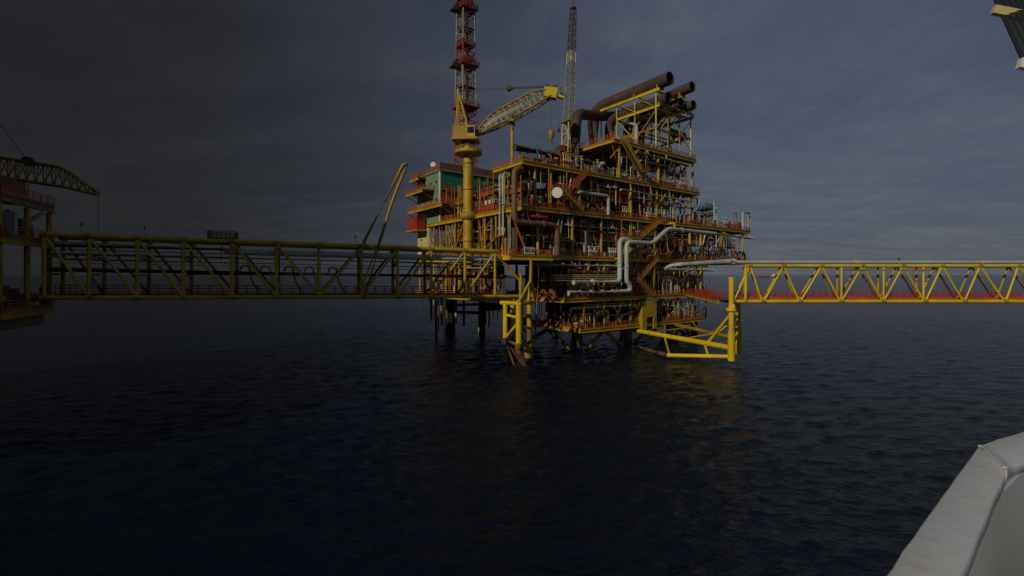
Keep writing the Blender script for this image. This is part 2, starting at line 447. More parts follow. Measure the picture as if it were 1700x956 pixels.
# braces that can be read in the right-hand face
fb('weather', (1013, 262), (1044, 228), .14); fb('weather', (1093, 228), (1118, 262), .16); fb('weather', (1124, 205), (1151, 262), .14)
fb('upper', (1075, 322), (1090, 345), .22); fb('upper', (1105, 322), (1090, 345), .22); fb('upper', (960, 318), (1000, 350), .24, 'yellow_old'); fb('upper', (885, 300), (868, 345), .2, 'cream'); fb('upper', (1150, 322), (1135, 350), .18)
fb('main', (1163, 395), (1176, 388), .15); fb('main', (1060, 410), (1082, 432), .18, 'orange'); fb('main', (848, 352), (873, 415), .24, 'orange'); fb('main', (1034, 378), (1052, 392), .12, 'cream'); fb('main', (1046, 367), (1060, 392), .12, 'cream')
fb('lower', (1150, 440), (1178, 492), .16, 'cream'); fb('lower', (1176, 440), (1150, 470), .14); fb('lower', (1012, 495), (1020, 480), .1, 'cream')
fb('cellar', (1019, 506), (1032, 541), .12, 'cream'); fb('cellar', (1126, 507), (1100, 537), .14, 'cream'); fb('cellar', (1128, 507), (1150, 535), .14, 'cream'); fb('cellar', (1152, 533), (1172, 507), .14); fb('cellar', (940, 540), (930, 508), .12, 'brown')
# braces in the left-hand face
for a, b in (((770, 372), (757, 410)), ((740, 375), (752, 412)), ((812, 368), (800, 400)), ((835, 330), (846, 370)), ((840, 290), (835, 330)), ((846, 300), (836, 345)), ((834, 385), (806, 412))):
    brace('main', PS(*a, .4), PS(*b, .4), .17, 'yellow_old')
for t in np.arange(16, 50, 3.4): brace('main', (.5, t, Z['main']+.2), (.5, t+1.6, Z['upper']-1.2), .12, random.choice(['brown', 'cream', 'yellow_old', 'orange']))
# dark fire walls and plating inside the decks
def wall(key, a, b, m): part('fire_wall', MB().box(a, b), m, DECK[key])
for key, s0, s1, t, m in (('lower', 14, 70, 17, 'dark'), ('main', 3, 78, 16, 'dark'), ('upper', 4, 60, 15, 'brown'), ('weather', 30, 52, 13, 'dark'), ('cellar', 19, 60, 15, 'dark')):
    n = max(2, int((s1-s0)/7)); w = (s1-s0)/n
    for i in range(n): wall(key, (s0+i*w+.05, t + .06*(i % 2), Z[key]+.02), (s0+(i+1)*w-.05, t+.2 + .06*(i % 2), Z[up[key]]-gd-.75), m)
for key, t0, t1, s, m in (('main', 18, 50, 9, 'dark'), ('upper', 13, 35, 10, 'brown'), ('lower', 18, 50, 8, 'dark')):
    n = int((t1-t0)/6); w = (t1-t0)/n
    for i in range(n): wall(key, (s + .06*(i % 2), t0+i*w+.05, Z[key]+.02), (s+.2+.06*(i % 2), t0+(i+1)*w-.05, Z[up[key]]-gd-.75), m)

# legs of the jacket standing in the sea, with their braces
legs = [(19, 3), (37, 3), (55, 3), (67, 3), (19, 26), (40, 26), (62, 26), (10.5, 55-5), (17, 42), (32, 48), (52, 48)]
for i, (s, t) in enumerate(legs):
    r = .95 if i not in (7,) else 1.5
    lg = part('jacket_leg', MB().tube((s, t, 1.4), (s, t, Z['cellar']-1.0 if t < 24 else Z['lower']-1.2), r, 16), 'pile' if i != 7 else 'wet_steel', plat)
    part('splash_zone', MB().tube((s, t, -4), (s, t, 1.4), r*1.04, 16), 'wet_steel', lg)
def jb(a, b, r, m='pile'): part('jacket_brace', MB().tube(a, b, r, 10), m, plat)
for (s0, s1) in ((19, 37), (37, 55), (55, 67)):
    m_ = (s0+s1)/2
    jb((s0+.6, 3, -1.5), (m_, 3, 4.2), .5, 'yellow_old'); jb((s1-.6, 3, -1.5), (m_, 3, 4.2), .5, 'yellow_old')
    jb((s0+.8, 3, 4.0), (s1-.8, 3, 4.0), .45)
for s in (19, 67): jb((s, 3.9, -1), (s, 14, 4), .5); jb((s, 25, -1), (s, 14, 4), .5)
jb((10.5, 50, 6.5), (17, 42, 6.5), .5, 'brown'); jb((17, 42, 7.4), (32, 48, 7.4), .6, 'brown'); jb((10.5, 50, 8.6), (32, 48, 8.6), .45, 'brown'); jb((17, 42, 8.8), (19, 26, 8.8), .5)
# risers and caissons hanging below the left rear corner
rng = random.Random(3)
for i in range(15):
    px = [716, 720, 724, 728, 733, 737, 741, 757, 770, 795, 801, 806, 812, 819, 826][i]
    tt = rng.uniform(38, 50); p = PT(px, HY, tt)
    zb = rng.uniform(-2, 4) if i > 1 else rng.uniform(3, 7)
    part('riser', MB().tube((p.x, tt, zb), (p.x, tt, Z['lower']-1.1), rng.choice([.14, .2, .28, .36]), 8), rng.choice(['yellow_old', 'brown', 'orange', 'cream', 'pile']), plat)
for s, t, z in ((2, 46, 5.5), (3, 49, 6), (1.5, 51, 7), (22, 40, 6.5), (6, 47, 4.5)): part('caisson', MB().tube((s, t, z), (s, t, Z['lower']-1.1), .16, 8), 'dark', plat)

# ------------------------------------------------------------------ pipework and machinery fixed to the decks
PIPEM = ['pale', 'pale', 'grey', 'grey', 'brown', 'cream', 'yellow_old', 'dark', 'orange', 'brown']
def rack(key, s0, s1, ts, z0, z1, n, seed, rmax=.32, axis='s', fixed=None):
    """a layer of pipes hung below the deck above, with dropping ends"""
    g = random.Random(seed)
    for i in range(n):
        a = g.uniform(s0, s0+(s1-s0)*.45); b = g.uniform(s0+(s1-s0)*.55, s1); t = g.uniform(*ts); z = g.uniform(z0, z1); r = g.choice([.08, .1, .14, .18, .24, rmax])
        P = (lambda u, v, w: (u, v, w)) if axis == 's' else (lambda u, v, w: (v, u, w))
        pts = [P(a, t, z), P(b, t, z)]
        if g.random() < .75: pts = [P(a, t, z-g.uniform(1, 5))] + pts
        if g.random() < .6: pts = pts + [P(b, t + (g.uniform(1, 3) if g.random() < .5 else 0), z-(g.uniform(1, 5)))]
        part('pipe', MB().pipe(pts, r, r*2.2, 8, 4), g.choice(PIPEM), DECK[key])
def equipment(key, s, t, kind, g):
    z = Z[key] + .01; h = Z[up.get(key, 'top')] - gd - Z[key] if key in up else 8
    D = DECK[key]; mb = MB()
    if kind == 'vessel':
        r = g.uniform(.6, 1.3); ln = g.uniform(4, 8); zc_ = z + r + g.uniform(.6, 1.2)
        mb.vessel((s, t, zc_), (s+ln, t, zc_), r, 14)
        for f in (.2, .8): mb.box((s+ln*f-.15, t-r*.8, z), (s+ln*f+.15, t+r*.8, zc_-r*.6))
        mb.tube((s+ln*.5, t, zc_+r*.9), (s+ln*.5, t, zc_+r+.7), .16, 8)
        part('vessel', mb, g.choice(['grey', 'pale', 'brown', 'dark', 'pale_green']), D)
    elif kind == 'column_vessel':
        r = g.uniform(.45, .9); hh = g.uniform(3, min(6.4, h-1.2))
        mb.vessel((s, t, z+.6), (s, t, z+hh), r, 14); mb.tube((s, t, z), (s, t, z+.9), r*.8, 12); mb.pipe([(s+r*.8, t, z+hh*.7), (s+r+1, t, z+hh*.7), (s+r+1, t, z)], .12, .3, 8)
        part('vertical_vessel', mb, g.choice(['grey', 'pale', 'dark', 'brown']), D)
    elif kind == 'pump':
        w = g.uniform(1.4, 2.6); mb.box((s, t-.5, z), (s+w, t+.5, z+.25)); mb.tube((s+.2, t, z+.75), (s+w*.55, t, z+.75), .42, 10); mb.tube((s+w*.6, t, z+.75), (s+w*.95, t, z+.75), .28, 10); mb.pipe([(s+w*.8, t, z+.9), (s+w*.8, t, z+g.uniform(2, 4)), (s+w*.8, t+1.5, z+3)], .13, .3, 8)
        part('pump', mb, g.choice(['red', 'blue', 'grey', 'teal', 'dark', 'orange']), D)
    elif kind == 'cabinet':
        w, d, hh = g.uniform(.7, 2.2), g.uniform(.5, 1), g.uniform(1.2, 2.4)
        mb.box((s, t, z+.08), (s+w, t+d, z+hh)); mb.box((s-.05, t-.05, z), (s+w+.05, t+d+.05, z+.08)); mb.box((s+.08, t-.03, z+.2), (s+w*.48, t, z+hh-.1)); mb.box((s+w*.52, t-.03, z+.2), (s+w-.08, t, z+hh-.1))
        part('cabinet', mb, g.choice(['grey', 'white', 'red', 'cream', 'brown', 'pale_green']), D)
    elif kind == 'manifold':
        n = g.randint(3, 6); hh = g.uniform(1.6, 3.6); mb.tube((s-.3, t, z+hh), (s+n*.7, t, z+hh), .16, 8)
        for i in range(n):
            x = s+i*.7; mb.tube((x, t, z), (x, t, z+hh), .11, 8); mb.tube((x, t-.05, z+hh*.55-.18), (x, t-.05, z+hh*.55+.18), .22, 8); mb.tube((x, t-.5, z+hh*.55), (x, t-.45, z+hh*.55), .26, 10); mb.tube((x, t-.45, z+hh*.55), (x, t, z+hh*.55), .04, 6)
        part('valve_manifold', mb, g.choice(['pale', 'cream', 'orange', 'grey', 'white']), D)
    elif kind == 'loop':
        hh = g.uniform(2, min(6, h-1)); w = g.uniform(1.5, 5); r = g.choice([.14, .2, .3])
        mb.pipe([(s, t, z), (s, t, z+hh), (s+w, t, z+hh), (s+w, t, z)], r, r*2.4, 10); mb.tube((s, t, z+1), (s, t, z+1.15), r*1.5, 10); mb.tube((s+w, t, z+1), (s+w, t, z+1.15), r*1.5, 10)
        part('pipe_loop', mb, g.choice(PIPEM), D)
    elif kind == 'post':
        hh = g.uniform(1.8, 4); mb.tube((s, t, z), (s, t, z+hh), .06, 6); mb.box((s-.18, t-.22, z+hh*.75), (s+.18, t, z+hh*.75+.45)); mb.beam((s-.5, t, z+hh), (s+.5, t, z+hh+.12), .12, .16)
        part('lamp_post', mb, 'white', D)
    elif kind == 'tray':
        ln = g.uniform(5, 12); zz = z + h - g.uniform(1.2, 2.4); mb.box((s, t, zz), (s+ln, t+.5, zz+.05)); mb.box((s, t, zz), (s+ln, t+.04, zz+.16)); mb.box((s, t+.46, zz), (s+ln, t+.5, zz+.16))
        for q in range(3): mb.beam((s+ln*(q+.5)/3, t+.25, zz), (s+ln*(q+.5)/3, t+.25, z+h+.02), .07, .07)
        part('cable_tray', mb, g.choice(['grey', 'cream', 'brown']), D)
    elif kind == 'drop':
        part('drop_pipe', MB().pipe([(s, t, z), (s, t, z+h-.6), (s+g.uniform(.6, 2), t, z+h-.6)], g.choice([.07, .1, .14, .2]), .3, 8), g.choice(PIPEM+['white', 'pale', 'cream']), D)
KINDS = ['vessel', 'column_vessel', 'pump', 'cabinet', 'manifold', 'loop', 'post', 'tray', 'drop', 'drop', 'loop', 'manifold']
def clutter(key, s0, s1, t0, t1, n, seed, kinds=KINDS):
    g = random.Random(seed)
    for i in range(n): equipment(key, s0 + (s1-s0)*(i+g.random())/n, g.uniform(t0, t1), g.choice(kinds), g)
SMALL = ['pump', 'cabinet', 'manifold', 'loop', 'post', 'drop', 'manifold', 'drop', 'tray']
clutter('cellar', 19, 66, 1.4, 12, 34, 21)
clutter('lower', 14, 69, 1.6, 4, 24, 22, SMALL); clutter('lower', 14, 68, 5, 14, 18, 23)
clutter('main', 9, 92, 1.6, 4, 34, 24, SMALL); clutter('main', 8, 90, 5, 13, 26, 25)
clutter('upper', 3, 92, 1.4, 4, 32, 26, SMALL); clutter('upper', 4, 60, 5, 13, 20, 27)
clutter('upper', 66, 92, 2, 20, 16, 28, ['pump', 'cabinet', 'manifold', 'post', 'column_vessel'])
clutter('weather', 2, 28, 1.2, 9, 18, 29, ['pump', 'cabinet', 'manifold', 'post', 'manifold', 'pump']); clutter('weather', 30, 63, 1.4, 10, 24, 30, SMALL+['vessel'])
clutter('top', 30, 61, 1.5, 12, 18, 31, ['pump', 'cabinet', 'manifold', 'loop', 'post', 'vessel'])
clutter('lower', 13, 70, .5, 1.5, 22, 51, ['drop', 'manifold', 'post', 'cabinet', 'drop', 'loop']); clutter('main', 8, 92, .5, 1.5, 40, 52, ['drop', 'manifold', 'post', 'drop', 'cabinet', 'loop'])
clutter('upper', 2, 92, .5, 1.4, 40, 53, ['drop', 'manifold', 'post', 'cabinet', 'manifold', 'loop']); clutter('weather', 1, 64, .5, 1.2, 30, 54, ['manifold', 'post', 'cabinet', 'manifold', 'pump']); clutter('cellar', 18, 67, .5, 1.4, 16, 55, ['drop', 'manifold', 'cabinet', 'post'])
for kk, (z_a, z_b) in (('cellar', (Z['lower']-3, Z['lower']-1.4)), ('lower', (Z['main']-5, Z['main']-1.4)), ('main', (Z['upper']-5, Z['upper']-1.4)), ('upper', (Z['weather']-5, Z['weather']-1.4))):
    rack(kk, 14, 66, (.75, 1.3), z_a, z_b, 9, 60+len(kk), .2)
clutter('lower', 13, 70, 1.0, 6, 26, 81, SMALL+['vessel', 'column_vessel']); clutter('main', 8, 92, 1.0, 6, 34, 82, SMALL+['vessel', 'column_vessel']); clutter('upper', 3, 64, 1.0, 5, 26, 83, SMALL+['vessel', 'column_vessel']); clutter('cellar', 19, 66, 1, 6, 18, 84, SMALL); clutter('weather', 32, 62, 1, 5, 14, 85, SMALL)
gm_ = random.Random(77)
def mezz(key, a, b, w0, w1, z, axis):
    F_ = (lambda u, v, w: (u, v, w)) if axis == 's' else (lambda u, v, w: (v, u, w))
    D = DECK[key]
    part('mezzanine', MB().box(F_(a, w0, z-.08), F_(b, w1, z)), 'plate', D); part('mezzanine_beam', MB().ibeam(F_(a, w0-.01, z-.3), F_(b, w0-.01, z-.3), .25, .4), gm_.choice(['yellow_old', 'yellow', 'orange']), D)
    part('handrail', rails(MB(), [F_(a, w1, z), F_(a, w0, z), F_(b, w0, z), F_(b, w1, z)], step=1.5), 'orange_rail', D)
    for k in range(int((b-a)/3)+1): u = a + .2 + k*3; part('hanger', MB().beam(F_(u, w0+.2, z), F_(u, w0+.2, Z[up[key]]-.9), .14, .14), gm_.choice(['yellow_old', 'cream', 'orange']), D)
for key, a, b in (('lower', 15, 24), ('lower', 47, 58), ('lower', 60, 68), ('main', 9, 16), ('main', 22, 31), ('main', 52, 66), ('main', 70, 88), ('upper', 12, 20), ('upper', 26, 37), ('upper', 41, 55), ('weather', 40, 60)):
    mezz(key, a, b, gm_.uniform(.9, 2.6), gm_.uniform(3.6, 4.6), Z[key] + gm_.uniform(3.6, 4.8), 's')
for key, a, b in (('main', 12, 19), ('main', 24, 35), ('main', 38, 49), ('upper', 2, 9), ('upper', 13, 19), ('upper', 22, 31), ('lower', 18, 30), ('lower', 34, 48)):
    mezz(key, a, b, gm_.uniform(.7, 1.8), gm_.uniform(3.2, 4.2), Z[key] + gm_.uniform(3.6, 5), 't')
for key, s0, s1, n in (('cellar', 18, 67, 18), ('lower', 13, 70, 30), ('main', 1, 93, 44), ('upper', 1, 64, 36), ('weather', 30, 63, 16)):
    for i in range(n):
        s_ = s0 + (s1-s0)*(i+gm_.random())/n; t_ = gm_.uniform(.15, .9); k = gm_.random()
        z_a, z_b = Z[key], Z[up[key]]-.9
        if k < .55: part('thin_post', MB().beam((s_, t_, z_a), (s_, t_, z_b), gm_.choice([.1, .14, .2]), .14), gm_.choice(['yellow_old', 'cream', 'brown', 'orange', 'yellow']), DECK[key])
        elif k < .8: part('thin_brace', MB().beam((s_, t_, z_a), (s_+gm_.uniform(-4, 4), t_, z_b), .13, .13), gm_.choice(['yellow_old', 'brown', 'orange', 'cream']), DECK[key])
        else: h_ = gm_.uniform(2.4, 6); part('thin_pipe', MB().pipe([(s_, t_, z_a), (s_, t_, z_a+h_), (s_+gm_.uniform(2, 6), t_, z_a+h_), (s_+6.2, t_, z_b)], gm_.choice([.06, .09, .12]), .3, 6, 3), gm_.choice(['pale', 'cream', 'grey', 'white']), DECK[key])
for key, t0, t1, n, so in (('lower', 15, 51, 18, 0), ('main', 1, 51, 34, 0), ('upper', 1, 35, 24, 0), ('cellar', 1, 18, 12, 17.2), ('lower', 1, 14, 12, 12.2)):
    for i in range(n):
        t_ = t0 + (t1-t0)*(i+gm_.random())/n; s_ = so + gm_.uniform(.15, 1.0); z_a, z_b = Z[key], Z[up[key]]-.9
        part('thin_post', MB().beam((s_, t_, z_a), (s_, t_+(gm_.uniform(-2.5, 2.5) if gm_.random() < .35 else 0), z_b), gm_.choice([.1, .15, .22]), .15), gm_.choice(['yellow_old', 'brown', 'orange', 'cream', 'orange']), DECK[key])
gl = random.Random(5)
def left_clutter(key, t0, t1, n, kinds, s=(1.0, 4.5)):
    for i in range(n): equipment(key, gl.uniform(*s), t0 + (t1-t0)*(i+gl.random())/n, gl.choice(kinds), gl)
left_clutter('cellar', .8, 14, 16, ['drop', 'cabinet', 'manifold', 'loop', 'column_vessel', 'pump'], (17.6, 21)); left_clutter('lower', .8, 14, 16, ['drop', 'cabinet', 'manifold', 'loop', 'column_vessel', 'pump'], (12.6, 17))
left_clutter('main', 4, 50, 34, ['drop', 'cabinet', 'manifold', 'loop', 'column_vessel', 'drop', 'pump']); left_clutter('upper', 2, 35, 26, ['drop', 'cabinet', 'manifold', 'pump', 'post', 'manifold']); left_clutter('lower', 16, 50, 20, ['drop', 'manifold', 'loop', 'pump', 'cabinet'])
rack('cellar', 18, 66, (.8, 6), Z['lower']-3.4, Z['lower']-1.6, 12, 41); rack('lower', 13, 70, (.9, 6), Z['main']-4, Z['main']-1.6, 20, 42); rack('main', 8, 92, (.9, 7), Z['upper']-4, Z['upper']-1.6, 24, 43); rack('upper', 4, 62, (.9, 6), Z['weather']-4, Z['weather']-1.7, 18, 44); rack('weather', 30, 62, (1, 6), Z['top']-3.5, Z['top']-1.6, 12, 45)
rack('main', 12, 50, (.9, 6), Z['upper']-4.5, Z['upper']-1.7, 14, 46, axis='t'); rack('upper', 1, 34, (.9, 5), Z['weather']-5, Z['weather']-2, 10, 47, axis='t')
gl = random.Random(8)
for key, s0, s1, n in (('cellar', 20, 66, 5), ('lower', 14, 70, 7), ('main', 5, 90, 11), ('upper', 4, 62, 8), ('weather', 32, 60, 5)):
    for i in range(n):
        s = s0 + (s1-s0)*(i+gl.random())/n; z = Z[up[key]] - gd - gl.uniform(1.4, 2.6); dz = gl.uniform(-.3, .3)
        part('light_fixture', MB().beam((s, .25, z), (s+1.3, .1, z+dz), .16, .2).beam((s+.65, .2, z+dz/2+.1), (s+.65, .3, Z[up[key]]-gd), .06, .06), 'white', DECK[key])

# cage ladder tower, roof machinery and cone at the right end of the upper deck
p = PT(1170, 350, 6)
lt = thing('access_tower', 'small railed access tower standing at right end beside the stacked decks', 'tower', (p.x, 5, Z['upper']), PF)
for i in range(3):
    zz = Z['upper'] + 2.0*(i+1); w = 3.2 - .0*i
    part('platform', MB().box((p.x-2, 4, zz), (p.x+2, 8, zz+.1)), 'yellow_old', lt)
    part('handrail', rails(MB(), [(p.x-2, 8, zz+.1), (p.x-2, 4, zz+.1), (p.x+2, 4, zz+.1), (p.x+2, 8, zz+.1)], step=1.3), 'dark', lt)
for a in (-2, 2):
    for b in (4, 8): part('post', MB().beam((p.x+a, b, Z['upper']), (p.x+a, b, Z['upper']+6), .22, .22), 'yellow', lt)
p = PT(1225, 376, 3)
ct = thing('red_cover', 'small red tapered cover at right end of the upper deck', 'cover', (p.x, 3, Z['upper']), PF)
part('cover', MB().quadbox([(p.x-1.2, 1.9, Z['upper']+.01), (p.x+1.2, 1.9, Z['upper']+.01), (p.x+1.2, 4.1, Z['upper']+.01), (p.x-1.2, 4.1, Z['upper']+.01), (p.x-.7, 2.4, Z['upper']+2.7), (p.x+.7, 2.4, Z['upper']+2.7), (p.x+.7, 3.6, Z['upper']+2.7), (p.x-.7, 3.6, Z['upper']+2.7)]), 'red', ct)
part('cap', MB().box((p.x-.75, 2.35, Z['upper']+2.71), (p.x+.75, 3.65, Z['upper']+2.85)), 'red', ct)
pa = thing('antenna_pole', 'thin pole standing at the far right corner of the upper deck', 'pole', (93.6, .3, Z['upper']), PF)
part('pole', MB().tube((93.6, .35, Z['upper']+.01), (93.6, .35, Z['upper']+6), .12, 8, .07), 'cream', pa); part('tip', MB().box((93.4, .15, Z['upper']+5.6), (93.8, .55, Z['upper']+6.2)), 'dark', pa)

# ------------------------------------------------------------------ living quarters
LQ = thing('living_quarters', 'green walled living quarters block with red roof parapet behind the crane', 'building', (0, 36.6, Z['upper']), PF)
lz = Z['upper']
s1 = 31; t0, t1 = 36.6, 51
part('wall', MB().box((.0, t0, lz), (s1, t0+.3, 41.4)), 'orange', LQ, 'rust orange lower wall')
n = 8
for i in range(n):
    a = i*s1/n
    part('wall_panel', MB().box((a+.04, t0-.05 + .03*(i % 2), 41.45), (a+s1/n-.04, t0+.25, 46.2)), 'green', LQ)
part('corner_trim', MB().box((-.2, t0-.12, lz), (.18, t0+.4, 46.2)), 'white', LQ)
part('roof', MB().box((-.4, t0-.5, 46.2), (s1, t1, 46.55)), 'grey', LQ)
part('parapet', MB().box((-.3, t0-.3, 46.56), (s1, t0, 48.5)), 'brown', LQ); part('parapet', MB().box((-.3, t0+.01, 46.56), (0, t1, 48.0)), 'brown', LQ)
for i in range(4):
    a = t0+.4+i*(t1-t0-.4)/4
    w = part('end_wall', MB().box((-.05+.03*(i % 2), a+.03, lz), (.3, a+(t1-t0-.4)/4-.03, 46.2)), 'pale_green', LQ)
    for zz in (38.2, 43): part('window', MB().box((-.09, a+1.1, zz), (-.02, a+2.1, zz+1.1)), 'glass', w); part('window_frame', MB().box((-.07, a+1.0, zz-.1), (-.03, a+2.2, zz+1.2)), 'white', w)
for zz, ext, tt0 in ((36.4, 3.0, 30), (41.4, 3.6, 40), (45.6, 2.5, 45)):
    b = part('balcony', MB().box((-ext, tt0, zz-.2), (-.12, t1, zz)), 'plate', LQ)
    part('edge_beam', MB().ibeam((-ext, tt0, zz-.45), (-ext, t1, zz-.45), .3, .6), 'yellow', b); part('handrail', rails(MB(), [(-.2, tt0, zz), (-ext, tt0, zz), (-ext, t1, zz)], h=1.2), 'orange_rail', b)
    for q in range(4): part('bracket', MB().beam((-ext+.2, tt0+.4+q*(t1-tt0-.8)/3, zz-.75), (-.1, tt0+.4+q*(t1-tt0-.8)/3, zz-2.4), .18, .18), 'orange', b)
b = part('balcony', MB().box((.2, t0-4.5, 36.2), (s1, t0-.01, 36.4)), 'plate', LQ)
part('edge_beam', MB().ibeam((.2, t0-4.5, 35.95), (s1, t0-4.5, 35.95), .3, .6), 'yellow', b); part('handrail', rails(MB(), [(.2, t0-.1, 36.4), (.2, t0-4.5, 36.4), (s1, t0-4.5, 36.4)], h=1.3), 'orange_rail', b)
b = part('balcony', MB().box((.2, t0-2.2, 41.0), (s1, t0-.06, 41.2)), 'plate', LQ)
part('handrail', rails(MB(), [(.2, t0-2.2, 41.2), (s1, t0-2.2, 41.2)], h=1.3), 'mast_red', b); part('kick_plate', MB().box((.2, t0-2.26, 40.3), (s1, t0-2.21, 41.2)), 'mast_red', b)
for i in range(7): part('post', MB().beam((.6+i*4.5, t0-4.3, Z['upper']), (.6+i*4.5, t0-4.3, 35.65), .25, .25), 'yellow_old', LQ)
g = random.Random(12)
for i in range(9):
    a = 15 + g.uniform(0, 14); w = g.uniform(1, 3); part('roof_unit', MB().box((a, 38+g.uniform(0, 6), 46.56), (a+w, 41+g.uniform(3, 6), 46.56+g.uniform(1, 3.4))), g.choice(['mast_red', 'brown', 'grey', 'dark', 'orange']), LQ)
part('boat_station', MB().box((-3.4, 44, lz-2.0), (-.3, 51.5, lz-1.7)), 'yellow', LQ)
part('lower_wall', MB().box((-.1, 43, Z['main']+.6), (.1, 50.5, Z['upper']-1.2)).box((-.2, 43.6, Z['main']+.6), (-.1, 44.1, Z['upper']-1.2)), 'cream', LQ, 'cream yellow wall panel under the quarters')
lb = thing('stowage_box', 'dark red box on the far left balcony below the green quarters', 'box', (-2, 47, lz-1.69), PF)
part('body', MB().box((-3.2, 44.6, lz-1.69), (-.6, 50.6, lz+1.6)), 'red', lb); part('lid', MB().box((-3.3, 44.5, lz+1.61), (-.5, 50.7, lz+1.8)), 'red', lb)
for q in range(3): part('rib', MB().box((-3.3, 45.2+q*2.2, lz-1.6), (-3.21, 45.5+q*2.2, lz+1.6)), 'mast_red', lb)

def dish(name, label, c, d, r, base, frame=PF, m='white'):
    t = thing(name, label, 'antenna', base, frame); c, d = vec(c), vec(d).normalized()
    x, y = basis(d)
    part('reflector', MB().rings([(c - d*r*.34, x*r*.3, y*r*.3), (c - d*r*.2, x*r*.7, y*r*.7), (c, x*r, y*r)], 24, caps=True), m, t)
    part('drum_rim', MB().tube(c, c + d*.35, r*1.02, 24, caps=True), m, t)
    part('mount', MB().tube(c - d*r*.34, c - d*(r*.34+.8), .16, 8).tube(c - d*(r*.34+.7), base, .1, 8), 'grey', t)
    return t
q = PT(925, 320, -2.4); dish('dish_antenna', 'round white drum dish antenna on the front corner of the decks', q, (-.66, -.75, 0), 1.12, (q.x+.6, -1.2, 36.5))
q = PS(719.5, 273.5, 1); dish('dish_antenna', 'small round white dish on the green quarters roof edge', q, (-.7, -.7, 0), .75, (q.x+.6, q.y+1, 46.6))

# ------------------------------------------------------------------ pedestal crane
cs, ctt = -.9, 20.4
cr = thing('pedestal_crane', 'yellow pedestal crane with lattice boom resting beside the red and white mast', 'crane', (cs, ctt, Z['main']), PF)
pd = part('pedestal', MB().tube((cs, ctt, 19.5), (cs, ctt, 46.2), 1.22, 24).tube((cs, ctt, 46.2), (cs, ctt, 49.4), 1.0, 24), 'yellow', cr)
for zz in (26, 32.6, 38.5, 44.8): part('ring', MB().tube((cs, ctt, zz), (cs, ctt, zz+.22), 1.4, 24), 'yellow_old', pd)
part('collar', MB().lathe((cs, ctt, 31.2), (cs, ctt, 33.2), [(0, 1.3), (.25, 2.1), (.7, 2.1), (1, 1.3)], 20), 'yellow_old', pd)
part('walkway', MB().lathe((cs, ctt, 46.9), (cs, ctt, 47.6), [(0, 1.6), (.3, 3.3), (.6, 3.4), (1, 3.4)], 24), 'yellow', pd)
rr = [(cs+3.3*math.cos(TAU*i/14), ctt+3.3*math.sin(TAU*i/14), 47.6) for i in range(15)]
part('handrail', rails(MB(), rr, step=2, h=1.1, r=.035), 'yellow', pd)
part('slewing_ring', MB().tube((cs, ctt, 49.4), (cs, ctt, 50.2), 1.55, 24), 'dark', cr)
# direction of the boom
bt = Vector((14.6, 6.8, 60.8)); bf = Vector((cs+1.4, ctt-1.2, 51.6)); bd = Vector((bt.x-bf.x, bt.y-bf.y, 0)).normalized(); bn = Vector((-bd.y, bd.x, 0))
c0 = Vector((cs, ctt, 50.2))
def orient(mb, o, corners): return mb
def obox(a, b):
    """box in boom axes (along, across, up) from the slewing centre"""
    f = lambda u, v, w: c0 + bd*u + bn*v + Vector((0, 0, w))
    return MB().quadbox([f(a[0], a[1], a[2]), f(b[0], a[1], a[2]), f(b[0], b[1], a[2]), f(a[0], b[1], a[2]), f(a[0], a[1], b[2]), f(b[0], a[1], b[2]), f(b[0], b[1], b[2]), f(a[0], b[1], b[2])])
part('turntable', obox((-3.6, -2.6, .01), (2.6, 2.6, .5)), 'yellow_old', cr)
mh = part('machinery_house', obox((-3.4, -2.2, .51), (-.2, .6, 3.4)), 'yellow_old', cr); part('louvre', obox((-3.46, -1.8, 1.0), (-3.41, .2, 2.8)), 'dark', mh)
cab = part('cab', obox((-.1, -2.5, .51), (2.0, -.9, 3.0)), 'yellow', cr); part('window', obox((2.01, -2.35, 1.3), (2.05, -1.05, 2.8)), 'glass', cab); part('window', obox((.2, -2.55, 1.4), (1.8, -2.51, 2.8)), 'glass', cab); part('roof', obox((-.2, -2.6, 3.01), (2.1, -.8, 3.15)), 'cream', cab)
gt = c0 + bd*-2.4 + Vector((0, 0, 12.4)); g0, g1 = c0 + bd*.8, c0 + bd*-3.0
mb = MB()
for sd_ in (-1, 1):
    o = bn*1.1*sd_; oo = bn*.6*sd_
    mb.tube(g0+o+Vector((0, 0, .5)), gt+oo, .2, 8); mb.tube(g1+o+Vector((0, 0, .5)), gt+oo, .18, 8)
    for k in range(1, 6):
        f = k/6; mb.beam((g0+o).lerp(gt+oo, f), (g1+o).lerp(gt+oo, f), .12, .12)
        mb.beam((g0+o).lerp(gt+oo, f), (g1+o).lerp(gt+oo, f-1/6), .1, .1)
mb.tube(gt-bn*.8, gt+bn*.8, .3, 10)
part('gantry', mb, 'yellow', cr)
# boom: lower chords straight, deep in the middle
mb = MB(); N = 14; rows = []
for k in range(N+1):
    f = k/N; w = .35 + 1.0*min(1, f*5, (1-f)*6+.35); hgt = .6 + 2.6*min(1, f*3.2, (1-f)*3.2+.3)
    cpt = bf.lerp(bt, f) + Vector((0, 0, -.6*math.sin(f*math.pi)))
    upv = Vector((-bd.x*.45, -bd.y*.45, .9))
    rows.append([cpt-bn*w, cpt+bn*w, cpt+bn*w*.9+upv*hgt, cpt-bn*w*.9+upv*hgt])
for i in range(4):
    for k in range(N): mb.tube(rows[k][i], rows[k+1][i], .23, 6)
chords = part('boom', mb, 'yellow_old', cr)
mb = MB()
for k in range(N+1):
    for i in range(4):
        mb.beam(rows[k][i], rows[k][(i+1) % 4], .17, .17)
        if k < N: mb.beam(rows[k][i], rows[k+1][(i+1) % 4], .16, .16) if k % 2 else mb.beam(rows[k+1][i], rows[k][(i+1) % 4], .16, .16)
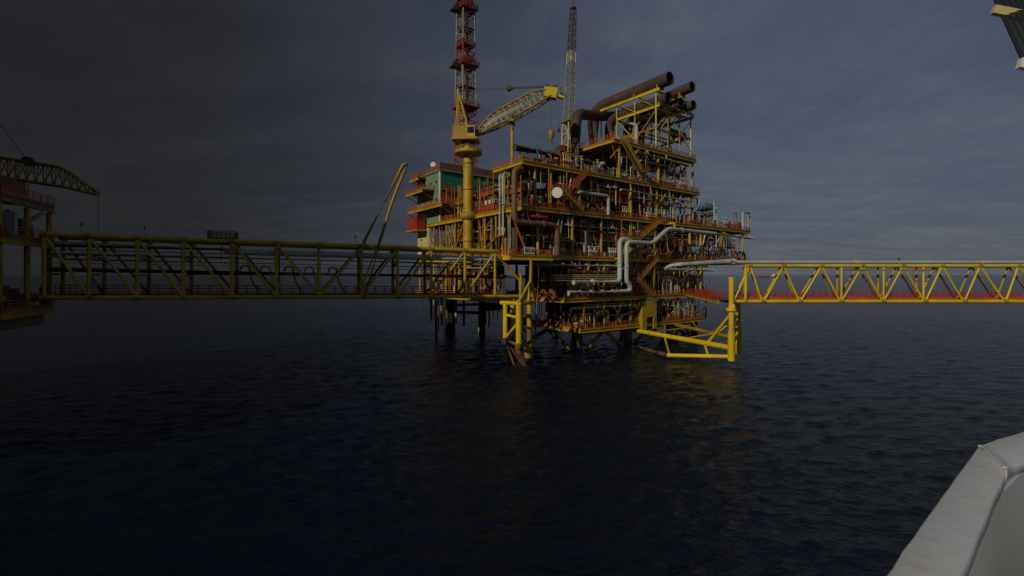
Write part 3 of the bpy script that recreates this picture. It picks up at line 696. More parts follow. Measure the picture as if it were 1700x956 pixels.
part('lacing', mb, 'boom_grey', chords)
mb = MB()
for k in range(2, 9): mb.beam(rows[k][0]+(rows[k][3]-rows[k][0])*.5, rows[k+1][0]+(rows[k+1][3]-rows[k+1][0])*.5, .05, .9)
part('walkway', mb, 'boom_grey', chords)
tip = bt + Vector((0, 0, .8)); f = lambda u, v, w: tip + bd*u + bn*v + Vector((0, 0, w))
hd = part('boom_head', MB().quadbox([f(-2.4, -1.1, -1.2), f(.6, -1, -1.8), f(.6, 1, -1.8), f(-2.4, 1.1, -1.2), f(-2.2, -1.1, 1.0), f(.9, -1, .6), f(.9, 1, .6), f(-2.2, 1.1, 1.0)]).beam(f(.5, 0, -.8), f(2.4, 0, -1.6), 1.2, .5), 'yellow_bright', cr)
for u, w in ((-1.6, 1.3), (.4, 1.0), (2.0, -.9)): part('sheave', MB().tube(f(u, -.5, w), f(u, .5, w), .55, 12), 'dark', hd)
part('lamp', MB().tube(f(1.6, .2, -1.0), f(1.6, .2, .8), .06, 6).box(tuple(f(1.5, .1, .8)), tuple(f(1.8, .4, 1.15))), 'dark', hd)
mb = MB()
for o in (-.35, .35): mb.tube(gt + bn*o, f(-10.5, o, 1.2), .045, 5); mb.tube(f(-10.5, o, 1.2), f(-1.6, o, 1.3), .09, 5)
part('pendant_line', mb, 'dark', cr); part('bridle', MB().tube(f(-10.8, -.6, 1.2), f(-10.8, .6, 1.2), .6, 12).tube(f(-10.2, -.5, 1.25), f(-10.2, .5, 1.25), .4, 12), 'dark', cr)
h0 = f(-.6, 0, -1.4); hb = Vector((h0.x, h0.y, 52.6))
mb = MB()
for o in (-.4, .1): mb.tube(h0 + bn*o, hb + bn*o, .045, 5)
part('hoist_rope', mb, 'dark', cr)
hk = part('hook_block', MB().lathe(hb, hb - Vector((0, 0, 2.6)), [(0, .3), (.15, .75), (.6, .7), (1, .2)], 14), 'yellow_old', cr); part('hook', MB().pipe([hb-Vector((0, 0, 2.6)), hb-Vector((0, 0, 3.1)), hb-Vector((0, 0, 3.5))+bd*.35, hb-Vector((0, 0, 3.0))+bd*.7], .1, .3, 6), 'dark', hk)
w0 = f(1.2, 0, -1.6); wb = Vector((w0.x, w0.y, 53.2))
mb = MB().tube(w0, wb, .04, 5); part('whip_rope', mb, 'dark', cr); part('whip_hook', MB().lathe(wb, wb-Vector((0, 0, 1.4)), [(0, .12), (.3, .32), (.7, .28), (1, .1)], 10), 'dark', cr)

rest = bf.lerp(bt, .47); rs = thing('boom_rest', 'yellow post with cradle propping the crane boom above the weather deck', 'post', (rest.x, rest.y, Z['weather']), PF)
part('post', MB().tube((rest.x, rest.y, 40.6), (rest.x, rest.y, rest.z-1.6), .36, 14), 'yellow', rs)
part('cradle', MB().beam(rest-bn*2.0-Vector((0, 0, 1.35)), rest+bn*2.0-Vector((0, 0, 1.35)), 1.2, .5).beam(rest-bn*1.9-Vector((0, 0, 1.1)), rest-bn*1.9+Vector((0, 0, .4)), .3, .3).beam(rest+bn*1.9-Vector((0, 0, 1.1)), rest+bn*1.9+Vector((0, 0, .4)), .3, .3).beam(rest-bn*1.6-Vector((0, 0, 1.4)), rest-Vector((0, 0, 3.6)), .2, .2).beam(rest+bn*1.6-Vector((0, 0, 1.4)), rest-Vector((0, 0, 3.6)), .2, .2), 'yellow_old', rs)

# ------------------------------------------------------------------ red and white mast
mb_s, mb_t = 10.6, 41; mz0 = 46.6
ms = thing('telecom_mast', 'tall lattice mast banded red and white on the quarters roof', 'mast', (mb_s, mb_t, mz0), PF)
zt_ = 112; tw = lambda z: 5.0 + (3.3-5.0)*(z-mz0)/(zt_-mz0)
bands = [(mz0, 58.5, 'mast_red'), (58.5, 66.5, 'mast_red'), (66.5, 78.5, 'mast_white'), (78.5, 84.6, 'mast_red'), (84.6, 95, 'mast_white'), (95, 103, 'mast_red'), (103, 112, 'mast_white')]
for a, b, m_ in bands:
    part('lattice_section', lattice(MB(), (mb_s, mb_t, a), (mb_s, mb_t, b), tw(a), tw(b), max(3, round((b-a)/2.2)), .20, .085), m_, ms)
part('ladder', MB().beam((mb_s+.5, mb_t-.3, mz0), (mb_s+.3, mb_t-.3, zt_), .12, .12).beam((mb_s-.2, mb_t-.3, mz0), (mb_s-.1, mb_t-.3, zt_), .12, .12), 'mast_white', ms)
for k in range(5): part('cable_run', MB().beam((mb_s-1+.35*k, mb_t-.8+.2*k, mz0), (mb_s-.7+.25*k, mb_t-.6+.2*k, zt_-4), .16, .10), random.choice(['brown', 'dark', 'mast_red', 'cream']), ms)
for z in (53.5, 58.6, 66.6, 72.4, 78.6, 84.6, 89.5, 95, 98.5):
    w = tw(z)/2 + (.8 if z in (78.6, 95, 66.6) else .15)
    pl = part('platform', MB().box((mb_s-w, mb_t-w, z-.12), (mb_s+w, mb_t+w, z)), 'mast_red', ms)
    if z in (78.6, 84.6, 95, 66.6): part('handrail', rails(MB(), [(mb_s-w, mb_t+w, z), (mb_s-w, mb_t-w, z), (mb_s+w, mb_t-w, z), (mb_s+w, mb_t+w, z)], step=1.2, h=1.2), 'mast_red', pl)
    if z in (78.6, 95):
        part('wing_bracket', MB().quadbox([(mb_s-w-2.2, mb_t-1, z-1.1), (mb_s-w-.02, mb_t-1, z-1.1), (mb_s-w-.02, mb_t+1, z-1.1), (mb_s-w-2.2, mb_t+1, z-1.1), (mb_s-w-.8, mb_t-1, z+1.3), (mb_s-w-.02, mb_t-1, z+1.3), (mb_s-w-.02, mb_t+1, z+1.3), (mb_s-w-.8, mb_t+1, z+1.3)]), 'dark', pl)
        part('equipment_box', MB().box((mb_s-1.4, mb_t-w+.2, z+.05), (mb_s+.8, mb_t-w+1.2, z+2.4)), 'mast_red', pl)
for k, (ds, z) in enumerate(((-2.3, 88), (2.2, 91), (-2.5, 74), (2.4, 61))): part('whip_antenna', MB().tube((mb_s+ds, mb_t-1.9, z-1), (mb_s+ds, mb_t-1.9, z+5.5), .06, 6), 'mast_white', ms)

# ------------------------------------------------------------------ grey lattice vent tower
vp0 = toloc(W(943, 240, 136)); vp1 = toloc(W(951.5, 14, 136))
vt = thing('vent_tower', 'slim grey lattice tower rising alone behind the crane tip and exhausts', 'lattice tower', (vp0.x, vp0.y, Z['weather']), PF)
lo = vp0.lerp(vp1, .16)
foot = vp0 + (vp0-vp1)*.08; foot.z = Z['weather']
part('base_section', lattice(MB(), foot, lo, 3.1, 2.5, 6, .22, .10), 'cream', vt)
part('base_platform', MB().box((lo.x-1.9, lo.y-1.9, lo.z), (lo.x+1.9, lo.y+1.9, lo.z+.2)), 'yellow_old', vt)
for a, b, m_ in ((.16, .45, 'boom_grey'), (.45, .6, 'grey'), (.6, .68, 'cream'), (.68, 1.0, 'dark')):
    A, B = vp0.lerp(vp1, a), vp0.lerp(vp1, b)
    w = lambda f: 2.3 - 1.0*max(0, f-.2)/.8
    part('lattice_section', lattice(MB(), A, B, w(a), w(b), max(3, round((b-a)*24)), .12, .055), m_, vt)
part('tip_pole', MB().tube(vp1, vp1+Vector((0, 0, 3.2)), .12, 8).box(tuple(vp1-Vector((.7, .7, 0))), tuple(vp1+Vector((.7, .7, .3)))), 'dark', vt)

# ------------------------------------------------------------------ exhaust stacks and their frame
def exhaust(label, pts, r, bend):
    t = thing('exhaust_stack', label, 'exhaust pipe', pts[0], PF, 'brown exhaust stacks')
    pts = [vec(p) for p in pts]
    part('stack_pipe', MB().pipe(pts, r, bend, 24, 9, caps=False), 'rust', t)
    e = pts[-1]; d = (e-pts[-2]).normalized(); x, y = basis(d)
    part('mouth_lining', MB().rings([(e, x*r, y*r), (e+d*.02, x*r*.93, y*r*.93), (e-d*4.5, x*r*.9, y*r*.9), (e-d*4.6, x*r*.05, y*r*.05)], 24, caps=False), 'soot', t)
    ln = (e-pts[-2]).length
    for k in range(1, 4):
        c = e - d*ln*k/4.4; part('joint_band', MB().tube(c-d*.07, c+d*.07, r*1.035, 24), 'rust', t)
    b = pts[0]; part('base_flange', MB().tube(b+Vector((0, 0, .02)), b+Vector((0, 0, .3)), r*1.25, 24), 'rust', t)
    return t
zt = Z['top'] + .01
exhaust('longest brown exhaust stack, uppermost and nearest, with wide black mouth', [(46.8, 24.8, zt), (46.8, 24.8, 69.2), (46.8, -2.8, 69.7)], 1.72, 5.2)
exhaust('brown exhaust stack bending over at far left, its mouth at the upper right', [(26.4, 11.6, Z['weather']+.01), (26.4, 11.6, 60.2), (44, 20, 65.3), (56.7, 22, 68.5), (56.7, -3.0, 69.8)], 1.42, 4.8)
exhaust('lower brown exhaust stack right under the longest one', [(47.2, 18.6, zt), (47.2, 18.6, 64.6), (47.2, -2.0, 64.9)], 1.4, 3.8)
exhaust('middle exhaust stack of the lower row, mouth half hidden', [(53.6, 17, zt), (53.6, 17, 64.8), (53.6, -1.6, 65.2)], 1.3, 3.6)
exhaust('smallest rightmost exhaust stack of the lower row', [(58.6, 16, zt), (58.6, 16, 65.0), (58.6, -2.2, 65.4)], 1.3, 3.6)
ef = thing('stack_gantry', 'yellow steel gantry carrying the brown exhaust stacks on the top deck', 'gantry', (45.3, 0, Z['top']), PF)
def EF(n, mb, m='yellow'): return part(n, mb, m, ef)
for z_, te in ((62.9, 14), (67.3, 20.5)):
    for s in (45.2, 50.4, 55.4, 61.2): EF('beam', MB().ibeam((s, -.6, z_), (s, te, z_), .4, .75), 'yellow_bright' if s < 46 else 'yellow')
    for t in (0, 6.5, 13.4): EF('cross_beam', MB().ibeam((45.45, t, z_-.62), (60.95, t, z_-.62), .35, .5), 'yellow_old')
for s in (45.2, 61.2):
    for t, zz in ((0, 66.2), (7, 66.2), (13.5, 66.2)): EF('post', MB().tube((s, t+.45, Z['top']+.01), (s, t+.45, zz), .22, 8), 'yellow' if t else 'cream')
for z_ in (57.2,):
    for s in (45.2, 61.2): EF('beam', MB().ibeam((s, 0, z_), (s, 14, z_), .35, .5), 'yellow_old')
    for t in (.45, 7, 13.5): EF('cross_beam', MB().ibeam((45.4, t, z_-.3), (61, t, z_-.3), .3, .45), 'yellow_old')
for s in (50.4, 55.8):
    for t in (.45, 7, 13.5): EF('post', MB().tube((s, t, Z['top']+.01), (s, t, 66.4), .17, 8), 'yellow_old')
for a, b in (((50.4, .45, 62), (45.4, .45, 57.4)), ((50.4, .45, 57), (55.8, .45, 52)), ((55.8, .45, 62), (50.6, .45, 57.4)), ((61.2, .45, 67), (55.8, .45, 63)), ((45.2, .45, 67), (50.4, .45, 63.2)), ((45.2, 7, 67), (45.2, 1, 63)), ((45.2, 7, 63), (45.2, 13.5, 67)), ((61.2, 13.5, 57), (61.2, 7, 52)), ((61.2, .6, 67), (61.2, 7, 63))): EF('brace', MB().tube(a, b, .12, 8), 'yellow')
for t in (-.5, 3.2, 10): EF('cross_beam', MB().ibeam((45.3, t, 63.55), (61.1, t, 63.55), .3, .5), 'yellow')
for k in range(3): EF('turbine_housing', MB().box((46.6+k*5, 8.6, Z['top']+.01), (50.6+k*5, 15.2, 56.2-.5*k)).box((47.2+k*5, 8.45, Z['top']+1), (50+k*5, 8.59, 54.6)), ('brown', 'grey', 'brown')[k])
EF('silencer', MB().vessel((55, 3.4, 58.6), (62.5, 3.4, 58.6), 1.1, 16).box((57, 3.1, 56.0), (57.4, 3.7, 57.7)).box((60.4, 3.1, 56.0), (60.8, 3.7, 57.7)), 'dark')
EF('cross_beam', MB().ibeam((45.4, 3.4, 56.2), (61, 3.4, 56.2), .3, .4), 'yellow_old')
EF('post', MB().tube((45.2, 20, Z['top']+.01), (45.2, 20, 66.9), .2, 8))
for a, b in (((45.2, .45, 62.0), (45.2, 7, 55.5)), ((45.2, 13.5, 62), (45.2, 7.4, 55.5)), ((45.2, 13.5, 52), (45.2, 7.4, 58)), ((61.2, .5, 62), (54, .5, 55)), ((45.4, .5, 55), (51.5, .5, 62)), ((61.2, .5, 57), (55, .5, 51.4)), ((61.2, 7, 62), (61.2, .6, 54))): EF('brace', MB().tube(a, b, .14, 8), 'yellow')
for s, z_, r in ((46.8, 69.4, 1.45), (56.7, 69.6, 1.35), (47.2, 64.8, 1.2), (53.6, 65.1, 1.05), (58.6, 65.3, 1.05)):
    for t in (.3, 8):
        EF('saddle', MB().beam((s-r*.9, t, z_-r*.5), (s-r*.9, t, 67.7 if z_ > 67 else 63.3), .25, .4).beam((s+r*.9, t, z_-r*.5), (s+r*.9, t, 67.7 if z_ > 67 else 63.3), .25, .4).box((s-r*.9, t-.2, z_-r-.25), (s+r*.9, t+.2, z_-r*.98)), 'yellow')
p = toloc(W(924, 258, 134))
dk = thing('exhaust_duct', 'stubby dark brown duct elbow low on the deck left of the stacks', 'duct', (p.x, p.y, Z['weather']), PF)
part('duct', MB().pipe([(p.x, p.y, Z['weather']+.01), (p.x, p.y, 54.4), (p.x+8, p.y+1.5, 54.4)], 1.5, 3.4, 18, 8), 'rust', dk); part('duct_base', MB().tube((p.x, p.y, Z['weather']+.02), (p.x, p.y, Z['weather']+.5), 1.8, 18), 'rust', dk)
EF2 = part('skid', MB().box((p.x+3.2, p.y-2, Z['weather']+.01), (p.x+6.5, p.y+1, 51.2)), 'yellow_old', dk)

# ------------------------------------------------------------------ the pipes one can pick out
def P(px, py, t): return PT(px, py, t)
def flat(pts, z): return [Vector((q.x, q.y, z)) for q in pts]
a = P(952, 468, -1.6); b = P(1029, 467, -1.6); zA = 16.3; zB = 26.1
pipeline('pale grey pipe turning up beside its twin in front of the decks, the left riser', [(a.x, -1.6, zA), (b.x, -1.6, zA), (b.x, -1.6, zB+.5), (b.x+4, -1.6, zB+.5), (b.x+4, 2.5, zB+.5)], .56, 'pale', flanges=[((a.x+6, -1.6, zA), (1, 0, 0)), ((b.x, -1.6, 21), (0, 0, 1))], n=16,
         supports=[((a.x+3, -1.6, zA-.5), (a.x+3, .1, zA-2.6), .3), ((b.x-2, -1.6, zA-.5), (b.x-2, .1, zA-2.6), .3), ((b.x, -1.1, 22), (b.x, .1, 21.8), .3)])
c = P(1040, 440, -2.0); d1 = P(1083, 402, -2.0); d2 = P(1109, 377, -2.0); d3 = P(1187, 385, -2.0)
pipeline('pale grey pipe with a slanted step up, right riser of the pair', [(a.x-2, -2.0, 14.0), (c.x+1.3, -2.0, 14.0), (c.x+1.3, -2.0, 15.6), (c.x, -2.0, 16.4), (c.x, -2.0, zB-.1), (d1.x, -2.0, zB-.1), (d2.x, -2.0, 30.2), (d3.x, -2.0, 30.0)], .58, 'pale', bend=1.5, flanges=[((c.x, -2, 20), (0, 0, 1)), ((d2.x+6, -2, 30.15), (1, 0, 0))], n=16,
         supports=[((d2.x+3, -2, 29.4), (d2.x+3, -2, 32), .5), ((d2.x+3, -2, 31.9), (d2.x+3, .1, 31.9), .4), ((d1.x-3.5, -2, zB-.6), (d1.x-3.5, .1, 22.3), .4), ((c.x, -1.5, 22.1), (c.x, .1, 21.9), .3)])
e = P(1250, 394, -2.0); pipeline('thinner pale pipe running on right past the deck end', [(d3.x+.05, -2.0, 30.0), (e.x, -2.0, 29.7)], .36, 'pale', flanges=[((d3.x+.3, -2, 30), (1, 0, 0))], supports=[((d3.x+8, -2, 29.5), (d3.x+8, .1, 31.2), .2), ((93, -2, 29.5), (93, .1, 31.2), .2)])
u0 = P(1112, 436, -2.4); BR_Y = 92.0
br0 = toloc(W(1218, 437, 93.2)); brz = 20.75
hair = P(1172, 447, 1.2)
pipeline('pale pipe bending back on itself beside the lower decks, leading out to the right bridge', [(hair.x, -.8, 19.4), (u0.x, -.8, 19.4), (u0.x-.3, -2.6, 20.4), (u0.x+2.0, -4.6, brz), (br0.x, br0.y, brz)], .5, 'pale', bend=1.8, n=16)
q0 = P(854, 290, -1.0)
v1 = P(925, 400, -1.0)
pipeline('thick brown grey pipe dropping down the front corner then stepping right', [(q0.x+3.5, 3, 39.6), (q0.x+2.2, -1.0, 39.9), (q0.x, -1.0, 39.3), (q0.x, -1.0, 28.7), (v1.x, -1.0, 28.7), (v1.x, -1.0, 22.21)], .62, 'brown', bend=1.6, flanges=[((q0.x, -1, 34.5), (0, 0, 1)), ((v1.x, -1, 25), (0, 0, 1)), ((v1.x-4, -1, 28.7), (1, 0, 0))], n=16, supports=[((q0.x, -.5, 32), (q0.x+.4, .1, 31.9), .3), ((q0.x+4, -1, 28.2), (q0.x+4, .1, 31.5), .25)])
for px, lab, r in ((829.5, 'slim pale standpipe at the left face, left of two', .24), (835, 'slim pale standpipe at the left face, right of two', .28)):
    s_ = PS(px, 340, -.7); pipeline(lab, [(s_.x, s_.y, 26.6), (s_.x, s_.y, 40.0), (s_.x+1.2, s_.y, 40.0)], r, 'pale', flanges=[((s_.x, s_.y, 33.5), (0, 0, 1))], supports=[((s_.x, s_.y, 31.9), (.1, s_.y, 31.9), .15), ((s_.x, s_.y, 27), (.1, s_.y, 27), .15), ((.1, s_.y, 22.3), (.1, s_.y, 31), .15)])
pipeline('long brown grey pipe lying along the weather deck railing', [(-.5, 2.2, 44.9), (27.5, 2.2, 44.9), (29.5, 4.5, 44.9)], .72, 'rust', flanges=[((9, 2.2, 44.9), (1, 0, 0)), ((18, 2.2, 44.9), (1, 0, 0))], n=16, supports=[((s, 2.2, 44.3), (s, 2.2, 41.91), .25) for s in (1, 8, 15, 22)])
a = P(893, 437, -.7); b = P(1026, 441, -.7)
pipeline('grey pipe running under the sign deck along the lower decks', [(a.x, -.7, 20.1), (b.x+1.5, -.7, 20.1)], .5, 'grey', flanges=[((a.x+2, -.7, 20.1), (1, 0, 0))], supports=[((s, -.7, 20.5), (s, -.1, 21.3), .2) for s in (a.x+4, a.x+10)])
a = P(948, 451, -.5); pipeline('dull red pipe low between the decks behind thin tubes', [(a.x, -.55, 18.6), (b.x+3, -.55, 18.6)], .34, 'mast_red', supports=[((a.x+3, -.55, 18.9), (a.x+3, -.05, 21.3), .15), ((b.x, -.55, 18.9), (b.x, -.05, 21.3), .15)])
for i, (y0, lab) in enumerate(((456, 'uppermost'), (459.5, 'second'), (463, 'third'), (466.5, 'lowest'))):
    a = P(906, y0-3, 1); z_ = 17.95 - .42*i
    pipeline('thin cream tube, %s of four running side by side' % lab, [(a.x+1, 4, z_), (a.x+1, -.9, z_), (b.x+1, -.9, z_)], .09, 'cream', supports=[((a.x+8, -.9, z_), (a.x+8, -.05, z_), .06), ((b.x, -.9, z_), (b.x, -.05, z_), .06)])
a = P(962, 319, -.3); b = P(1004, 323, -.3); c = P(1010, 345, -.3)
pipeline('pale green grey pipe curving down in the upper deck middle', [(a.x, 2, 36.9), (a.x, -.3, 36.9), (c.x, -.3, 36.9), (c.x, -.3, 32.41)], .38, 'pale', flanges=[((c.x, -.3, 33.4), (0, 0, 1))])
a = P(1055, 256, -.4); b = P(1142, 271, -.4); pipeline('pale green pipe slung under the top deck edge', [(a.x, -.5, 49.0), (b.x, -.5, 48.8)], .46, 'pale_green', supports=[((s, -.5, 49.3), (s, -.1, 50.4), .3) for s in (a.x+5, a.x+13)])
a = P(1030, 314, -.4); b = P(1143, 330, -.4); pipeline('slim pale pipe slung under the weather deck edge', [(a.x, -.5, 38.9), (b.x, -.5, 38.8), (b.x, 2, 38.8)], .28, 'pale', supports=[((s, -.5, 39.1), (s, -.1, 41), .2) for s in (a.x+4, a.x+12, a.x+20)])
a = P(997, 274, 1); pipeline('short white pipe arching up on the weather deck', [(a.x-1, 1, 41.91), (a.x-.6, 1, 44.6), (a.x+1.8, 1, 45.2), (a.x+2.2, 3.5, 45.2), (a.x+2.2, 3.5, 41.91)], .36, 'white', bend=1.2)
a = P(1057, 215, 1.5); pipeline('white pipe hooking over under the exhaust frame', [(a.x-3, 4, 57.2), (a.x, 1.5, 57.2), (a.x, 1.5, 51.21)], .42, 'pale', bend=1.5, flanges=[((a.x, 1.5, 53), (0, 0, 1))])
a = P(868, 358, -.4); pipeline('short pink red pipe between the decks near the front corner', [(a.x+1, 1.6, 30.3), (a.x+2, -.4, 30.3), (a.x+7, -.4, 30.3), (a.x+7, 2, 30.3)], .3, 'red', supports=[((a.x+4, -.3, 30.5), (a.x+4, 0, 31.3), .15)])

# ------------------------------------------------------------------ vessels and boxes one can pick out
a = P(1086, 470, 4.5); b = P(1143, 470, 4.5)
tk = thing('storage_tank', 'big pale grey horizontal tank on the lower deck', 'tank', ((a.x+b.x)/2, 4.5, Z['lower']), PF)
part('shell', MB().vessel((a.x, 4.5, 16.0), (b.x+2, 4.5, 16.0), 2.15, 28), 'pale', tk)
for s in (a.x+3, b.x-1): part('saddle', MB().box((s-.3, 2.9, Z['lower']+.01), (s+.3, 6.1, 14.6)), 'mast_red', tk)
part('manway', MB().tube((a.x+5, 4.5, 18.0), (a.x+5, 4.5, 18.7), .5, 14), 'grey', tk)
for s in (a.x+2.5, a.x+7, b.x-1): part('band', MB().tube((s-.08, 4.5, 16), (s+.08, 4.5, 16), 2.18, 28), 'grey', tk)
a = P(971, 395, 3.6)
tk = thing('vertical_tank', 'upright grey tank with a flared red base on the main deck', 'tank', (a.x, 3.6, Z['main']), PF)
part('shell', MB().vessel((a.x, 3.6, 23.6), (a.x, 3.6, 30.2), 1.8, 24), 'grey', tk); part('base', MB().lathe((a.x, 3.6, 22.21), (a.x, 3.6, 24.4), [(0, 2.7), (.25, 2.6), (.6, 1.95), (1, 1.83)], 24), 'mast_red', tk)
for k in range(3): part('rung_bracket', MB().box((a.x-2.3, 2.1, 25+k*1.4), (a.x-1.2, 2.4, 25.15+k*1.4)), 'cream', tk)
def locker(name, label, cat, a, b, m, door='grey', extra=None):
    t = thing(name, label, cat, ((a[0]+b[0])/2, (a[1]+b[1])/2, a[2]), PF)
    bd_ = part('body', MB().box(a, b), m, t); w = b[0]-a[0]; h = b[2]-a[2]
    for k in range(2):
        x0 = a[0]+.06+k*w/2; d_ = part('door', MB().box((x0, a[1]-.05, a[2]+.08), (x0+w/2-.12, a[1]-.005, b[2]-.08)), extra if (extra and k) else m, t); part('handle', MB().box((x0+w/2-.3, a[1]-.1, a[2]+h*.45), (x0+w/2-.24, a[1]-.051, a[2]+h*.6)), 'dark', d_)
    part('lid', MB().box((a[0]-.06, a[1]-.06, b[2]+.005), (b[0]+.06, b[1]+.06, b[2]+.1)), m, t)
    return t
a = P(1055, 493, .9); b = P(1068, 493, .9); locker('fire_cabinet', 'bright red cabinet on the lower deck below the twin pipes', 'cabinet', (a.x, .9, Z['lower']+.01), (b.x, 2.3, 15.6), 'red')
a = P(1072, 489, .6); tk = thing('drum', 'small white drum lying beside the red cabinet', 'drum', (a.x, .6, Z['lower']), PF); part('shell', MB().vessel((a.x-.9, .7, 13.5), (a.x+1.1, .7, 13.5), .5, 16), 'white', tk); part('cradle', MB().box((a.x-.6, .35, Z['lower']+.01), (a.x+.8, 1.05, 13.1)), 'grey', tk)
a = P(1106, 536, 1.0); b = P(1126, 536, 1.0); locker('container', 'red and white box on the cellar deck', 'container', (a.x, 1, Z['cellar']+.01), (b.x, 2.6, Z['cellar']+2.0), 'red', extra='white')
t_ = locker('container', 'red skip box near the crane column on the upper deck', 'container', (.9, 12.2, Z['upper']+.01), (3.6, 17.6, Z['upper']+2.0), 'red')
for k in range(6):
    bb = thing('barrel', ('white', 'blue')[k % 2] + ' barrel on top of the red skip box, ' + ('first', 'first', 'second', 'second', 'third', 'third')[k] + ' from the front', 'barrel', (1.4 + .9*(k % 2), 12.8+k*.8, Z['upper']+2.12), PF, 'barrels on the red skip box')
    x_, y_ = 1.4 + .9*(k % 2), 12.8+k*.8; z_ = Z['upper']+2.13
    part('body', MB().lathe((x_, y_, z_), (x_, y_, z_+1.0), [(0, .3), (.08, .34), (.32, .34), (.35, .37), (.38, .34), (.65, .34), (.68, .37), (.71, .34), (.95, .34), (1, .3)], 14), ('white', 'blue')[k % 2], bb); part('lid', MB().tube((x_, y_, z_+1.001), (x_, y_, z_+1.03), .26, 14), 'grey', bb)
# yellow stair house below the lower deck
a = P(1065, 543, -.6); b = P(1089, 543, -.6); z0, z1 = 3.9, 11.3
sh = thing('stair_house', 'plain yellow plated stair house hanging under the lower deck', 'enclosure', (a.x, -.6, z0), PF)
dw = (b.x-a.x)
part('wall', MB().box((a.x, -.8, z0), (a.x+dw*.32, -.6, z1)).box((a.x+dw*.78, -.8, z0), (b.x, -.6, z1)).box((a.x+dw*.32, -.8, z0+3.2), (a.x+dw*.78, -.6, z1)), 'yellow', sh); part('floor', MB().box((a.x, -.6, z0-.2), (b.x, 1.6, z0)), 'plate', sh); part('side_wall', MB().box((a.x, -.59, z0+.01), (a.x+.15, 1.6, z1)), 'yellow_old', sh); part('side_wall', MB().box((b.x-.15, -.59, z0+.01), (b.x, 1.6, z1)), 'yellow_old', sh)
part('rail', MB().beam((a.x+dw*.34, -.7, z0+1.1), (a.x+dw*.76, -.7, z0+1.1), .09, .09), 'white', sh)

# ------------------------------------------------------------------ stairs and landings
T_ = (0, -1.1, 0)
def landing(name, label, pa, pb, t0, t1, z, hang=None):
    t = thing(name, label, 'landing', ((pa+pb)/2, t0, z), PF)
    part('floor', MB().box((pa, t0, z-.1), (pb, t1, z)), 'plate', t); part('edge_beam', MB().ibeam((pa, t0-.01, z-.3), (pb, t0-.01, z-.3), .2, .4), 'yellow', t)
    part('handrail', rails(MB(), [(pa, t1, z), (pa, t0, z), (pb, t0, z)], step=1.5), 'orange_rail', t)
    if hang:
        for s in (pa+.1, pb-.1): part('hanger', MB().beam((s, t1-.1, z-.1), (s, t1-.1, hang), .18, .18), 'yellow_old', t)
    return t
a = P(1062, 392, -.9); b = P(1098, 362, -.9); stair('stair', 'orange stair flight slanting up to the upper deck', (a.x, -.25, 27.4), (b.x, -.25, Z['upper']), 1.1, (0, -1, 0), PF, 'orange_rail', 'yellow')
l0 = P(1034, 393, -.9); landing('stair_landing', 'landing under the stair flight up to the upper deck', l0.x, a.x, -1.4, -.3, 27.4, Z['upper']-1)
a = P(1063, 461, -.9); b = P(1091, 431, -.9); stair('stair', 'orange stair flight slanting up to the main deck', (a.x, -.25, 17.2), (b.x, -.25, Z['main']), 1.1, (0, -1, 0), PF, 'orange_rail', 'yellow')
l0 = P(1048, 461, -.9); landing('stair_landing', 'landing under the stair flight up to the main deck', l0.x, a.x, -1.4, -.3, 17.2, Z['main']-1)
b2 = P(1078, 492, -.9); stair('stair', 'short stair flight down from the landing to the lower deck', (b2.x, -1.5, Z['lower']), (l0.x+.8, -1.5, 17.2), 1.0, (0, -1, 0), PF, 'orange_rail', 'yellow_old')
a = P(944, 320, -.9); b = P(978, 284, -.9); stair('stair', 'wide orange stair flight up to the weather deck', (a.x, -.25, 36.5), (b.x, -.25, Z['weather']), 1.2, (0, -1, 0), PF, 'orange', 'orange')
l0 = P(913, 318, -.9); landing('stair_landing', 'landing behind the white dish antenna', l0.x, a.x, -1.5, -.3, 36.5, Z['weather']-1)
l1 = P(918, 352, -.9); stair('stair', 'stair flight down from the dish landing to the upper deck', (l1.x+7.5, -1.6, Z['upper']), (l1.x+1.2, -1.6, 36.5), 1.0, (0, -1, 0), PF, 'orange', 'yellow_old')
a = P(1062, 282, -.9); b = P(1034, 236, -.9); stair('stair', 'yellow stair flight up to the top deck left of the exhaust frame', (a.x, -.3, 44.6), (b.x, -.3, Z['top']), 1.1, (0, -1, 0), PF, 'yellow', 'yellow')
l0 = P(1075, 282, -.9); landing('stair_landing', 'landing at the foot of the top deck stair', a.x, l0.x, -1.5, -.35, 44.6, Z['top']-1)

# ------------------------------------------------------------------ sign deck at the bridge landing, with its board
z = 22.0
sg = thing('bridge_landing', 'bright yellow landing platform where the left bridge meets the decks', 'landing', (2, -2.2, z), PF)
lsx = P(846, 424, -2.6).x; rsx = P(917, 430, -2.6).x
part('floor', MB().box((lsx, -2.6, z-.15), (rsx, -.3, z)), 'plate', sg); part('edge_beam', MB().ibeam((lsx, -2.65, z-.55), (rsx, -2.65, z-.55), .4, 1.0), 'yellow_bright', sg); part('edge_beam', MB().ibeam((lsx, -2.4, z-.55), (lsx, -.3, z-.55), .4, 1.0), 'yellow_bright', sg)
part('handrail', rails(MB(), [(lsx, -.4, z), (lsx, -2.6, z), (rsx, -2.6, z), (rsx, -.4, z)], step=1.4), 'orange_rail', sg)
bx0 = P(870.5, 417, -2.8).x; bx1 = P(887.5, 417, -2.8).x
bdn = thing('name_board', 'white board with black letters on the bridge landing railing', 'sign', ((bx0+bx1)/2, -2.8, z), PF)
part('board', MB().box((bx0, -2.84, z+.15), (bx1, -2.76, z+1.6)), 'white', bdn)
